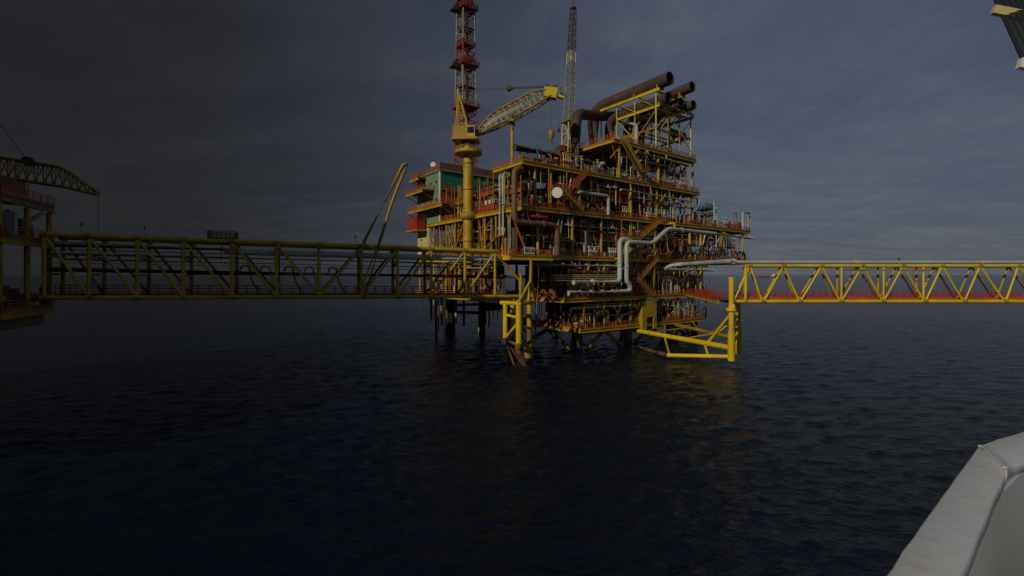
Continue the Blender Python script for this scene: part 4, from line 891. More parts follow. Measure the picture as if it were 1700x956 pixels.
def letters(txt, cx_, cz_, t, h, parent, m):
    cu = bpy.data.curves.new('lettering', 'FONT'); cu.body = txt; cu.size = h*1.38; cu.align_x = 'CENTER'; cu.align_y = 'CENTER'; cu.extrude = .01; cu.offset = .012
    o = bpy.data.objects.new('lettering_curve', cu); C.objects.link(o)
    dg = bpy.context.evaluated_depsgraph_get(); me = bpy.data.meshes.new_from_object(o.evaluated_get(dg)); bpy.data.objects.remove(o)
    me.transform(Matrix.Translation((cx_, t, cz_)) @ Matrix.Rotation(math.pi/2, 4, 'X')); bb_ = BASE[parent]; me.transform(Matrix.Translation((-bb_.x, -bb_.y, -bb_.z)))
    me.materials.clear(); me.materials.append(MATS[m]); o = bpy.data.objects.new('lettering', me); C.objects.link(o); o.parent = parent
letters('BD-A', (bx0+bx1)/2, z+.88, -2.86, .78, bdn, 'dark')

# ------------------------------------------------------------------ left bridge
LBO = Vector((-67.0, 67.0, 0)); LBA = math.atan2(28, 65); LF = Frame(LBO, LBA); lc, ls = math.cos(LBA), math.sin(LBA)
def BX(px):
    dx = (px-HX)/FPX; return (dx*LBO.y - LBO.x)/(lc - dx*ls)
zb = lambda q: 14.7 - 1.1*q/71
HB = 9.1; WB = 5.6
lbr = thing('truss_bridge', 'long yellow truss bridge carrying pipes in from the dark left', 'bridge', (0, 0, 13), LF)
posts = [BX(x) for x in (73, 148, 228, 304, 385, 459, 530, 600, 660, 716, 772, 822)]
qe = BX(886)
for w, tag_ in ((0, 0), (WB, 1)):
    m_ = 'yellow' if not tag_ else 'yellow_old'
    part('top_chord', MB().tube((posts[0]-.4, w, zb(posts[0])+HB), (posts[-1]+.4, w, zb(posts[-1])+HB), .38, 14), m_, lbr)
    part('bottom_chord', MB().tube((posts[0]-.4, w, zb(posts[0])), (qe if not tag_ else posts[-1]+3, w, zb(qe)), .34, 14), m_, lbr)
    off = 0 if not tag_ else 0
    for i, q in enumerate(posts):
        part('post', MB().tube((q, w, zb(q)+.3), (q, w, zb(q)+HB-.33), .27, 10), m_, lbr)
        if i < len(posts)-1:
            q2 = posts[i+1]
            a, b = ((q+.15, w, zb(q)+HB-.4), (q2-.15, w, zb(q2)+.4)) if i < 6 else ((q+.15, w, zb(q)+.4), (q2-.15, w, zb(q2)+HB-.4))
            part('diagonal', MB().tube(a, b, .22, 10), m_, lbr)
    if not tag_: part('diagonal', MB().tube((posts[-1]+.2, w, zb(posts[-1])+HB-.4), (qe-.3, w, zb(qe)+.3), .26, 10), m_, lbr)
for i, q in enumerate(posts):
    part('floor_beam', MB().ibeam((q, .3, zb(q)-.05), (q, WB-.3, zb(q)-.05), .3, .5), 'yellow_old', lbr); part('roof_beam', MB().tube((q, .3, zb(q)+HB), (q, WB-.3, zb(q)+HB), .2, 8), 'yellow_old', lbr)
    if i < len(posts)-1: part('plan_brace', MB().tube((q, .3, zb(q)+HB-.05), (posts[i+1], WB-.3, zb(posts[i+1])+HB-.05), .12, 8), 'yellow_old', lbr)
    for k, zz in enumerate((3.4, 6.0)): part('pipe_shelf', MB().ibeam((q, .25, zb(q)+zz), (q, WB-.25, zb(q)+zz), .25, .35), 'yellow_old', lbr)
q0, q1 = posts[0], posts[-1]
for w in (0, WB):
    for i, q in enumerate(posts):
        for dz, r_ in ((HB, .44), (0, .40)): part('weld_collar', MB().tube((q-.45, w, zb(q)+dz), (q+.45, w, zb(q)+dz), r_, 14), 'yellow_old', lbr)
        if i % 2 and not w: part('lamp', MB().beam((q, -.3, zb(q)+HB-1.2), (q, -1.0, zb(q)+HB-.9), .08, .08).box((q-.3, -1.4, zb(q)+HB-1.0), (q+.3, -.95, zb(q)+HB-.75)), 'grey', lbr); part('junction_box', MB().box((q+.3, -.1, zb(q)+1.4), (q+.85, .2, zb(q)+2.3)), 'grey', lbr)
part('cable_tray', MB().beam((q0, .7, zb(q0)+5.1), (q1, .7, zb(q1)+5.1), .6, .12), 'grey', lbr); part('cable_tray', MB().beam((q0, 4.9, zb(q0)+7.2), (q1, 4.9, zb(q1)+7.2), .5, .12), 'brown', lbr)
part('walkway', MB().beam((q0, 3.9, zb(q0)+.24), (q1+2, 3.9, zb(q1)+.24), 1.6, .06), 'plate', lbr)
for w in (3.1, 4.7): part('handrail', rails(MB(), [(q0, w, zb(q0)+.28), (q1+2, w, zb(q1)+.28)], h=1.5, step=1.8), 'mast_red', lbr)
gb = random.Random(4)
def bp(label, w, dz, r, m, xa=75, xb=840, drop=None):
    a, b = BX(xa), BX(xb); pts = [(a, w, zb(a)+dz), (b, w, zb(b)+dz)]
    if drop: pts = [(a-.5, w+drop, zb(a)+dz+.1)] + pts
    t = thing('bridge_pipe', label, 'pipe', pts[0], LF, 'pipes on the left bridge'); part('pipe_run', MB().pipe(pts, r, r*2.5, 12), m, t)
    for k in range(5):
        f_ = (k+.5)/5; c = vec(pts[-2]).lerp(vec(pts[-1]), f_); d_ = (vec(pts[-1])-vec(pts[-2])).normalized()*.1; part('flange', MB().tube(c-d_, c+d_, r*1.25, 12), m, t)
bp('thickest pale pipe high inside the left bridge', 1.3, 7.5, .52, 'pale', 378, 838, 2.4)
bp('grey pipe just behind the top chord of the left bridge', 3.6, 7.9, .42, 'grey', 70, 838)
bp('pale pipe at mid height of the left bridge', 2.6, 6.5, .30, 'pale', 72, 838)
bp('slim grey pipe below the thickest one in the left bridge', .8, 6.4, .2, 'grey', 250, 838)
bp('slim cream pipe on the rear side of the left bridge', 4.8, 5.7, .18, 'cream', 80, 838)
bp('dark red brown pipe at the middle of the left bridge', 1.6, 4.1, .36, 'brown', 72, 900)
bp('slim dark pipe on the middle shelf of the left bridge', 3.0, 3.9, .2, 'dark', 72, 838)
bp('slim dull red pipe low behind the left bridge truss', 4.4, 3.8, .24, 'mast_red', 300, 838)
# loops of small pipe on the lower shelf
for k, x in enumerate((395, 430, 470, 505, 545)):
    q = BX(x); t = thing('pipe_loop', 'cream expansion loop hanging inside the left bridge, %s from the left' % ('first', 'second', 'third', 'fourth', 'fifth')[k], 'pipe', (q, 2.2, zb(q)+.3), LF, 'expansion loops in the left bridge')
    part('pipe_run', MB().pipe([(q, 2.2, zb(q)+3.9), (q+.2, 2.2, zb(q)+5.2), (q+1.4, 2.2, zb(q)+5.2), (q+1.8, 2.2, zb(q)+2.6), (q+2.6, 2.2, zb(q)+1.2), (q+2.8, 2.2, zb(q)+.3)], .2, .7, 10), 'cream' if k % 2 else 'yellow_old', t)
    part('clamp', MB().box((q+2.5, 2.0, zb(q)+.3), (q+3.1, 2.4, zb(q)+.5)), 'dark', t)
# leaning vent boom
def LBW(px, py, w):
    q = BX(px); p = LF.w((q, w, 0)); dx = (px-HX)/FPX
    n = Vector((-ls, lc)); d = (n.dot(Vector((LBO.x, LBO.y))) + w)/(dx*n.x + n.y)
    return LF_loc(W(px, py, d))
def LF_loc(p):
    rx, ry = p[0]-LBO.x, p[1]-LBO.y; return Vector((rx*lc + ry*ls, -rx*ls + ry*lc, p[2]))
vb = thing('vent_boom', 'slanting twin pipe vent boom rising from the left bridge', 'boom', LBW(604, 486, -.55), LF)
A0, A1 = LBW(603, 404, -.3), LBW(669, 274, -.5); B0, B1, B2 = LBW(606, 492, -.62), LBW(651, 333, -.62), LBW(672.5, 282, -.62)
part('vent_pipe', MB().pipe([A0, A1, A1+Vector((.5, 0, .2))], .3, .3, 12), 'yellow_old', vb); part('vent_pipe', MB().pipe([B0, B1, B2], .27, 6, 12), 'yellow_old', vb)
part('brace', MB().tube(LBW(652, 330, -.5), LBW(628, 404, .0), .15, 8), 'yellow_old', vb); part('brace', MB().tube(LBW(606, 404, -.3), LBW(626, 418, -.6), .15, 8), 'yellow', vb); part('brace', MB().tube(LBW(603, 470, -.3), LBW(630, 400, -.5), .17, 8), 'yellow', vb)
for f_ in (.55, .75, .93): part('clamp', MB().beam(A0.lerp(A1, f_)+Vector((-.3, 0, .1)), A0.lerp(A1, f_)+Vector((1.1, -.1, -.25)), .2, .25), 'yellow_old', vb)
part('tip', MB().tube(A1+Vector((.5, 0, .1)), A1+Vector((.95, 0, .2)), .26, 10), 'dark', vb)
q = BX(368); cg = thing('pipe_cage', 'low red brown railed cage on top of the left bridge', 'cage', (q, 2, zb(q)+HB), LF)
part('floor', MB().box((q-1.9, -.2, zb(q)+HB+.36), (q+1.9, 3.4, zb(q)+HB+.46)), 'brown', cg); part('handrail', rails(MB(), [(q-1.9, 3.4, zb(q)+HB+.46), (q-1.9, -.2, zb(q)+HB+.46), (q+1.9, -.2, zb(q)+HB+.46), (q+1.9, 3.4, zb(q)+HB+.46), (q-1.9, 3.4, zb(q)+HB+.46)], step=.6, h=1.15), 'brown', cg)
gb = random.Random(9)
for i, x in enumerate((80, 135, 240, 590, 700)):
    q = BX(x); t = thing('marker_post', 'small upright post on the left bridge top chord, %s from the left end' % ('first', 'second', 'third', 'fourth', 'fifth')[i], 'post', (q, 0, zb(q)+HB+.36), LF, 'marker posts on the left bridge')
    part('post', MB().tube((q, 0, zb(q)+HB+.36), (q, 0, zb(q)+HB+1.5), .06, 6), 'yellow', t); part('lamp', MB().tube((q, 0, zb(q)+HB+1.5), (q, 0, zb(q)+HB+1.85), .13, 8), 'dark', t)

# ------------------------------------------------------------------ support tower under the end of the left bridge
st = thing('bridge_support', 'yellow braced leg tower standing in the sea under the left bridge end', 'support', W(862, 600, 95), WORLD)
fl, fr, rr_, rl = W(839, 510, 93.0), W(861.5, 512, 91.0), W(879, 508, 97.0), W(851, 508, 100.0)
ztop = 12.4
def leg(p, r, z0, m='yellow_bright'): return part('leg', MB().tube((p.x, p.y, z0), (p.x, p.y, ztop), r, 16), m, st)
leg(fl, .48, 5.2); leg(fr, .60, 4.2); leg(rr_, .55, 6.5, 'yellow'); leg(rl, .5, 5)
lo_ = part('pile', MB().tube((rr_.x, rr_.y, -4), (rr_.x, rr_.y, 6.5), .62, 16), 'pile', st); part('pile_sleeve', MB().tube((rr_.x-.3, rr_.y-1.2, -3), (rr_.x-.3, rr_.y-1.2, 3.6), .85, 16), 'yellow_old', st); part('marine_growth', MB().tube((rr_.x-.3, rr_.y-1.2, -3), (rr_.x-.3, rr_.y-1.2, 1.0), .89, 16), 'wet_steel', st)
def sb(a, b, r, m='yellow_bright', n='brace'): return part(n, MB().tube(a, b, r, 12), m, st)
Vz = lambda p, z: Vector((p.x, p.y, z))
sb(Vz(fl, ztop)-Vector((.9, -.5, 0)), Vz(fr, ztop), .42, n='cap_beam'); sb(Vz(fr, ztop-.1), Vz(rr_, ztop-.1)+Vector((1.2, 1.2, 0)), .42, n='cap_beam'); sb(Vz(fl, ztop), Vz(rl, ztop), .4, 'yellow', 'cap_beam'); sb(Vz(rl, ztop-.05), Vz(rr_, ztop-.05), .4, 'yellow', 'cap_beam')
sb(Vz(fl, 10.0), Vz(fr, 9.6), .28); sb(Vz(fr, 8.8), Vz(fl, 5.4), .26); sb(Vz(fl, 5.0), Vz(fr, 4.2), .3, 'pile'); sb(Vz(rl, 9.8), Vz(fl, 9.9), .26, 'yellow'); sb(Vz(rr_, 9.5), Vz(fr, 9.5), .26, 'yellow_old'); sb(Vz(rl, 10), Vz(rr_, 5), .28, 'pile'); sb(Vz(rr_, 10), Vz(rl, 5), .28, 'brown')
for p, z in ((fl, 5.0), (fr, 4.2)): sb(Vz(p, z)+Vector((-.25, -1.3, 0)), Vz(p, z)+Vector((.8, 4, 0)), .52, 'pile', 'stub')
for a, b, r, m_ in ((Vz(fl, 4.9), Vector((1.5, 93.5, -3)), .22, 'pile'), (Vz(fr, 4), Vector((3.4, 93, -3)), .34, 'pile'), (Vz(fl, 5), Vector((4.2, 96, -3)), .36, 'brown'), (Vz(fr, 4.2), Vector((3.2, 97, -3)), .3, 'yellow_old'), (Vz(rl, 5), Vector((2.6, 96, -3)), .4, 'pile'), (Vz(rl, 5), Vz(rl, -3), .4, 'pile')): sb(a, b, r, m_, 'pile_brace')
ap = W(881, 466, 95)
sb(Vz(fr, ztop+.3), ap, .3, 'yellow'); sb(W(877, 503, 95), ap, .3, 'yellow'); sb(W(892, 504, 96), ap, .28, 'yellow'); sb(ap, W(882, 430, 94.3), .34, 'yellow', 'post'); sb(W(864, 494, 95.5), W(864.5, 455, 95.5), .26, 'yellow', 'post')
rp = W(892, 490, 94.6); pipeline('thin rust pink pipe hanging beside the left bridge support', [(rp.x+.4, rp.y, 19.5), (rp.x, rp.y, 13), (W(888, 566, 94.6).x, rp.y, 4.6)], .2, 'brown', WORLD)

# ------------------------------------------------------------------ right bridge
RY, RW = 92.0, 3.2; rx = lambda px, d=RY: (px-HX)/FPX*d
zbR, ztR = 12.75, 19.75
rbr = thing('truss_bridge', 'sunlit yellow triangle truss bridge running off to the right', 'bridge', (rx(1217), RY, zbR), WORLD)
bn_ = [1217, 1267, 1328, 1396, 1466, 1535, 1600, 1668]; tn_ = [1245, 1301, 1364, 1432, 1499, 1564, 1627, 1691]
while bn_[-1] < 2450: bn_.append(bn_[-1]+67); tn_.append(tn_[-1]+67)
for w in (0, 1):
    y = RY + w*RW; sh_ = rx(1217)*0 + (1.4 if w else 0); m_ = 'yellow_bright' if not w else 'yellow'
    B_ = [rx(x)+sh_ for x in bn_]; T2 = [rx(x)+sh_ for x in tn_]
    part('bottom_chord', MB().tube((B_[0]-.5, y, zbR), (B_[-1]+.4, y, zbR), .35, 14), m_, rbr); part('top_chord', MB().tube((B_[0]+2.4, y, ztR), (B_[-1]+.4, y, ztR), .32, 14), m_, rbr)
    for i in range(len(T2)):
        part('diagonal', MB().tube((B_[i]+.3, y, zbR+.3), (T2[i]-.15, y, ztR-.25), .18, 10), m_, rbr)
        if i+1 < len(B_): part('diagonal', MB().tube((T2[i]+.15, y, ztR-.25), (B_[i+1]-.3, y, zbR+.3), .18, 10), m_, rbr)
    for px in (1238, 1397, 1467, 1533): part('post', MB().tube((rx(px)+sh_, y, zbR+.3), (rx(px)+sh_, y, ztR-.25), .2 if px > 1240 else .3, 10), m_, rbr)
    for i, x in enumerate(B_):
        part('node_plate', MB().box((x-.55, y-.05, zbR+.3), (x+.55, y+.05, zbR+.85)), 'yellow', rbr); part('weld_collar', MB().tube((x-.5, y, zbR), (x+.5, y, zbR), .39, 14), 'yellow_old', rbr)
    for i, x in enumerate(T2): part('weld_collar', MB().tube((x-.4, y, ztR), (x+.4, y, ztR), .36, 14), 'yellow_old', rbr)
for i, x in enumerate(bn_):
    part('floor_beam', MB().ibeam((rx(x)+1, RY+.35, zbR-.1), (rx(x)+1, RY+RW-.35, zbR-.1), .3, .5), 'yellow_old', rbr); part('roof_beam', MB().tube((rx(tn_[i])+1, RY+.3, ztR), (rx(tn_[i])+1, RY+RW-.3, ztR), .16, 8), 'yellow_old', rbr)
xa, xb = rx(1217)+.5, rx(bn_[-1])
part('kick_plate', MB().box((xa, RY+.60, zbR+.30), (xb, RY+.64, zbR+.78)), 'kick_orange', rbr); part('walkway', MB().box((xa, RY+.7, zbR+.2), (xb, RY+2.5, zbR+.28)), 'plate', rbr)
for y in (RY+.75, RY+2.45): part('handrail', rails(MB(), [(xa, y, zbR+.28), (xb, y, zbR+.28)], h=1.5, step=1.3, mid=4, r=.055), 'red', rbr)
pipeline('pale pipe lying along the top of the right bridge', [(rx(1218), 93.2, 20.75), (rx(1232), 93.2, 20.55), (xb, 93.2, 20.45)], .3, 'pale', WORLD, flanges=[((rx(x), 93.2, 20.46), (1, 0, 0)) for x in (1310, 1428, 1500, 1640)], supports=[((rx(x)+1, 93.2, 20.1), (rx(x)+1, 93.2, 19.9), .4) for x in tn_])
pipeline('slim yellow pipe along the near side of the right bridge top', [(rx(1397), RY-.42, 19.0), (rx(1540), RY-.42, 19.0)], .1, 'yellow', WORLD)
for i, x in enumerate((1310, 1428, 1501, 1640)):
    t = thing('valve', 'small valve on the right bridge top pipe, %s from the platform' % ('first', 'second', 'third', 'fourth')[i], 'valve', (rx(x), 93.2, 20.82), WORLD, 'valves on the right bridge'); part('bonnet', MB().tube((rx(x), 93.2, 20.8), (rx(x), 93.2, 21.25), .16, 8), 'dark' if i == 2 else 'yellow', t); part('handwheel', MB().tube((rx(x), 93.2, 21.25), (rx(x), 93.2, 21.32), .32, 12), 'dark' if i == 2 else 'yellow', t)
# walkway linking platform and right bridge
w0 = PF.w((60, -.2, 12.4)); w1 = Vector((rx(1217)-.4, RY+2.5, 12.5))
lk = thing('link_walkway', 'orange railed walkway joining the lower deck to the right bridge', 'walkway', (w0.x, w0.y, 12.2), WORLD)
dirv = (w1-w0).normalized(); nv = Vector((-dirv.y, dirv.x, 0))
part('girder', MB().ibeam(w0+nv*1.3, w1+nv*1.3, .4, .7), 'yellow_old', lk); part('girder', MB().ibeam(w0-nv*1.3, w1-nv*1.3, .4, .7), 'yellow', lk); part('floor', MB().beam(w0+Vector((0, 0, .42)), w1+Vector((0, 0, .42)), 2.5, .08), 'plate', lk)
for k in (-1, 1): part('handrail', rails(MB(), [w0+nv*1.3*k+Vector((0, 0, .45)), w1+nv*1.3*k+Vector((0, 0, .45))], h=1.3, step=1.6), 'red', lk)

# ------------------------------------------------------------------ outrigger carrying the right bridge
og = thing('bridge_support', 'bright yellow outrigger frame holding up the right bridge end', 'support', (rx(1213), RY, 1), WORLD)
F0 = Vector((rx(1213), RY-.3, 0)); R0 = Vector((rx(1226, 97.2), 97.2, 0))
def ob(a, b, r, m='yellow_bright', n='brace'): return part(n, MB().tube(a, b, r, 14), m, og)
ob(Vz(F0, 5.4), Vz(F0, 17.2), .50, n='leg'); ob(Vz(F0, 1.1), Vz(F0, 7.0), .68, n='leg_sleeve'); ob(Vz(F0, 17.2), Vz(F0, 17.5), .6, n='leg_cap'); ob(Vz(F0, 10.9), Vz(F0, 11.5), .95, n='collar')
ob(Vz(R0, 5.0), Vz(R0, 12.3), .42, n='leg'); ob(Vz(R0, 1.6), Vz(R0, 7.2), .62, n='leg_sleeve')
ob(Vz(F0, 11.9)-Vector((0, .5, 0)), Vz(R0, 11.9)+Vector((.5, 1, 0)), .42, n='cross_beam'); ob(Vz(F0, 8.6), Vz(R0, 9.6), .2); ob(Vz(F0, 4.0), Vz(R0, 5.6), .26)
l1_ = PF.w((38, 2, 0)); l2_ = PF.w((55, 3, 0))
e1 = PF.w(toloc(W(1075, 555, 112))); e1.z = 3.6
ob(Vz(F0, 3.6), Vz(l1_, 3.6), .55, n='outrigger_beam'); lowl = W(1108, 592, 99); lowl.z = .9
ob(Vz(F0, 1.9), lowl, .42, n='outrigger_beam'); ob(lowl, Vz(l1_, -.6), .42, 'pile', 'outrigger_beam')
ob(Vz(R0, 4.6), Vz(l2_, 4.2), .45, 'yellow_old', 'outrigger_beam'); ob(Vz(R0, 3.0), Vz(l2_, .5), .34, 'pile', 'outrigger_beam')
mid = Vz(F0, 3.6).lerp(Vz(l1_, 3.6), .2); ob(Vz(F0, 10.4), mid, .3); mid2 = Vz(R0, 4.6).lerp(Vz(l2_, 4.2), .3); ob(Vz(R0, 10.4), mid2, .26, 'yellow')
for f_ in (.22, .62): a = Vz(F0, 3.2).lerp(Vz(l1_, 3.2), f_); b = Vz(F0, 1.9).lerp(lowl, min(1, f_*1.55)); ob(a, b, .25, 'yellow_bright' if f_ < .5 else 'yellow', 'strut')
ob(mid.lerp(Vz(l1_, 3.6), .02), Vz(R0, 9.4), .18, 'yellow'); ob(Vz(F0, 9.8), mid2, .2, 'yellow'); ob(Vz(F0, 3.5).lerp(Vz(l1_, 3.5), .62), PF.w((50, 1, 5)), .26, 'yellow_old'); ob(Vz(F0, 3.5).lerp(Vz(l1_, 3.5), .8), Vz(R0, 4.4).lerp(Vz(l2_, 4.2), .7), .24, 'yellow_old'); ob(Vz(R0, 4.4).lerp(Vz(l2_, 4.2), .5), PF.w((62, 1, 5)), .22, 'yellow_old')
ob(Vz(F0, 3.4).lerp(Vz(l1_, 3.4), .45), Vz(R0, 4.5).lerp(Vz(l2_, 4.2), .3), .24, 'yellow')

# ------------------------------------------------------------------ neighbouring platform at the far left
NP = thing('neighbour_platform', 'shadowy platform at the left edge where the left bridge begins', 'oil platform', (-9, 0, 0), LF)
def np_(n, mb, m): return part(n, mb, m, NP)
for z_, m_ in ((13.4, 'yellow_old'), (23.2, 'yellow_old'), (28.6, 'brown')):
    dk_ = np_('deck', MB().box((-18, -8, z_-.15), (-1.2, 5.5, z_)), 'plate')
    part('girder', MB().ibeam((-1.2, -8, z_-.7), (-1.2, 5.5, z_-.7), .4, 1.0), m_, dk_); part('girder', MB().ibeam((-18, -8.2, z_-.7), (-1.5, -8.2, z_-.7), .4, 1.0), m_, dk_); part('handrail', rails(MB(), [(-18, -8, z_), (-1.2, -8, z_), (-1.2, 5.5, z_)]), 'orange_rail', dk_)
for q in (-1.6, -8, -15):
    for w in (-7.4, -1, 5):
        np_('column', MB().tube((q, w, 13.41), (q, w, 27.4), .33, 10), 'yellow_old')
gn = random.Random(2)
for i in range(26):
    q, w = gn.uniform(-9, -2), gn.uniform(-7, 4.5); z_ = gn.choice([13.41, 13.41, 23.21]); s_ = gn.uniform(.6, 2)
    k = gn.random()
    if k < .4: np_('machine', MB().box((q, w, z_), (q+s_, w+gn.uniform(.6, 2), z_+gn.uniform(1, 3.2))), gn.choice(['brown', 'grey', 'dark', 'orange']))
    elif k < .7: np_('pipe', MB().pipe([(q, w, z_), (q, w, z_+gn.uniform(2, 4)), (q+2, w, z_+4)], gn.choice([.12, .2, .3]), .5, 8), gn.choice(PIPEM))
    else: np_('vessel', MB().vessel((q, w, z_+1.2), (q, w+gn.uniform(2.5, 4.5), z_+1.2), gn.uniform(.5, 1), 14), gn.choice(['grey', 'pale', 'brown']))
np_('under_structure', MB().box((-14, -6.5, 10.6), (-2, 4.5, 12.0)), 'brown')
np_('machinery_house', MB().box((-12, -5, 28.62), (-3.6, 3.4, 31.6)), 'brown'); np_('mast_frame', MB().beam((-3, 2.6, 28.6), (-3, 2.6, 33.6), .15, .15).beam((-3, -.6, 28.6), (-3, -.6, 33.6), .15, .15).beam((-3, -.6, 33.6), (-3, 2.6, 33.6), .15, .15), 'yellow_old')
# unseen tiered blocks on legs, added out to the left to shade the bridge
for (xa_, xb_, ya_, yb_, tiers) in ((-112, -74, 49, 61, ((13, 24), (25.2, 36), (37.2, 48), (49.2, 57))), (-100, -58, 27, 47.5, ((13, 24), (25.2, 36), (37.2, 47), (48.2, 56)))):
    for n_, (za_, zb_) in enumerate(tiers):
        def loc(x, y, z): return tuple(LF_loc(Vector((x, y, z))))
        def wbox(x0_, x1_, y0_, y1_, z0_, z1_): return MB().quadbox([loc(x0_, y0_, z0_), loc(x1_, y0_, z0_), loc(x1_, y1_, z0_), loc(x0_, y1_, z0_), loc(x0_, y0_, z1_), loc(x1_, y0_, z1_), loc(x1_, y1_, z1_), loc(x0_, y1_, z1_)])
        in_ = .8*n_
        blk = np_('shade_block', wbox(xa_, xb_-in_, ya_, yb_, za_, zb_), ('brown', 'grey', 'yellow_old', 'brown')[n_])
        for k in range(8):
            xx = xa_ + (xb_-in_-xa_)*(k+.5)/8; part('stiffener', wbox(xx-.2, xx+.2, yb_+.01, yb_+.3, za_, zb_), 'yellow_old', blk)
        part('shade_block_roof', wbox(xa_-.5, xb_-in_+.5, ya_-.5, yb_+.5, zb_+.01, zb_+.5), 'yellow_old', blk)
        for xx in (xa_+3, (xa_+xb_)/2, xb_-3-in_): part('shade_block_post', wbox(xx-.4, xx+.4, yb_-2, yb_-1.2, zb_+.51, zb_+1.19), 'yellow_old', blk)
    for xx in (xa_+4, (xa_+xb_)/2, xb_-6):
        for yy in (ya_+3, yb_-3): np_('jacket_leg', MB().tube(loc(xx, yy, -4), loc(xx, yy, 13), 1.0, 12), 'pile')
NC = thing('lattice_crane', 'dim lattice crane boom drooping in from the left edge', 'crane', (-9, 0, 31.62), LF)
ct0, ct1, ct2 = LF_loc(W(-70, 268, 70)), LF_loc(W(105, 296, 71)), LF_loc(W(163, 322, 71))
part('pedestal', MB().tube((-9, 0, 31.62), (-9, 0, 35.0), 1.1, 16), 'yellow_old', NC); part('house', MB().box((-11.5, -2, 35.01), (-7, 2, 38)), 'yellow_old', NC)
rows = []
N = 16
for k in range(N+1):
    f_ = k/N; c_ = ct0.lerp(ct1, f_/.72) if f_ < .72 else ct1.lerp(ct2, (f_-.72)/.28)
    h = 2.9*min(1, .3+f_*4)*(1 if f_ < .72 else 1-(f_-.72)/.28*.85); w = .9*(1 if f_ < .8 else 1-(f_-.8)*3)
    rows.append([c_+Vector((0, -w, -h*.45)), c_+Vector((0, w, -h*.45)), c_+Vector((0, w, h*.55)), c_+Vector((0, -w, h*.55))])
mb = MB(); m2 = MB()
for i in range(4):
    for k in range(N): mb.tube(rows[k][i], rows[k+1][i], .16, 6)
for k in range(N+1):
    for i in range(4):
        m2.beam(rows[k][i], rows[k][(i+1) % 4], .12, .12)
        if k < N: m2.beam(rows[k][i], rows[k+1][(i+1) % 4], .11, .11)
bo = part('boom', mb, 'yellow_old', NC); part('lacing', m2, 'yellow_old', bo)
part('root', MB().beam(Vector((-9, 0, 36.5)), ct0, 1.2, 1.2), 'yellow_old', NC)
part('hoist_rope', MB().tube(ct2, (ct2.x, ct2.y, 24.6), .04, 5), 'dark', NC); part('sheave', MB().tube(ct1+Vector((-4, -.4, 2.2)), ct1+Vector((-4, .4, 2.2)), .7, 12), 'dark', NC); part('pendant_line', MB().tube(ct1+Vector((-4, 0, 2.2)), Vector((-8.5, 0, 45)), .05, 5), 'dark', NC); part('gantry', MB().beam((-8, -.8, 38), (-8.5, -.5, 45), .25, .25).beam((-8, .8, 38), (-8.5, .5, 45), .25, .25).beam((-11, 0, 38), (-8.5, 0, 45), .2, .2), 'yellow_old', NC)

# ------------------------------------------------------------------ far ship
D_ = 3000.0; x0 = (1257-HX)/FPX*D_; x1 = (1294-HX)/FPX*D_; Lh = x1-x0
shp = thing('cargo_ship', 'distant red hulled ship with white superstructure seen through the right bridge', 'ship', ((x0+x1)/2, D_, 0), WORLD)
mb = MB(); secs = []
for f_, w, zd in ((0, .55, 8.5), (.1, .9, 8), (.4, 1, 7.5), (.75, 1, 7.5), (.9, .7, 9), (1, .06, 11)):
    x = x0+Lh*f_; b_ = 11*w; secs.append([(x-(4 if f_ == 1 else 0), D_-b_*.7, -2), (x, D_-b_, zd), (x, D_+b_, zd), (x-(4 if f_ == 1 else 0), D_+b_*.7, -2)])
o = 0
for sct in secs: mb.v += sct
for i in range(len(secs)-1):
    for k in range(4): mb.f.append((i*4+k, i*4+(k+1) % 4, i*4+4+(k+1) % 4, i*4+4+k)); mb.s.append(False)
mb.f.append((0, 1, 2, 3)); mb.s.append(False); n_ = (len(secs)-1)*4; mb.f.append((n_, n_+1, n_+2, n_+3)); mb.s.append(False)
part('hull', mb, 'red', shp)
xs = x0+Lh*.66; sup = part('superstructure', MB().box((xs, D_-9, 7.5), (xs+28, D_+9, 14)).box((xs+4, D_-8, 14), (xs+24, D_+8, 20)).box((xs+8, D_-9, 20), (xs+20, D_+9, 24)), 'white', shp); part('window_band', MB().box((xs+8.5, D_-9.2, 21), (xs+19.5, D_-9.02, 23)), 'glass', sup); part('mast', MB().tube((xs+14, D_, 24), (xs+14, D_, 33), .8, 6), 'white', shp)
for k in range(3): part('deck_crane', MB().tube((x0+18+k*22, D_, 7.5), (x0+18+k*22, D_, 15), .9, 6).beam((x0+18+k*22, D_, 14), (x0+30+k*22, D_, 17), 1, 1), 'mast_red', shp)

# ------------------------------------------------------------------ bulwark of the ship the photograph is taken from
BZ = EYE - 1.0
def cp(px, py, z=BZ):
    d = (EYE - z)*FPX/(py-HY); return Vector(((px-HX)/FPX*d, d, z))
A_, B_, Cc, Dd, E_, Ff = cp(1625, 738), cp(1467, 956), cp(1672, 779), cp(1595, 956), cp(1700, 715), cp(1700, 765)
od = (B_-A_).normalized(); B2 = A_ + od*6.5; idr = (Dd-Cc).normalized(); D2 = Cc + idr*6.3
ed = (E_-A_).normalized(); E2 = A_ + ed*5; fd = (Ff-Cc).normalized(); F2 = Cc + fd*5
bw = thing('ship_bulwark', 'white painted steel bulwark of the ship at lower right corner', 'bulwark', ((A_.x+Cc.x)/2, (A_.y+Cc.y)/2, BZ-1.15), WORLD)
def slab(P4, th):
    lo_ = [p - Vector((0, 0, th)) for p in P4]; return MB().quadbox(lo_ + P4)
def bevel(o, w, seg=3):
    m = o.modifiers.new('bevel', 'BEVEL'); m.width = w; m.segments = seg; m.limit_method = 'ANGLE'; m.angle_limit = math.radians(35)
    for p_ in o.data.polygons: p_.use_smooth = True
    m.harden_normals = True
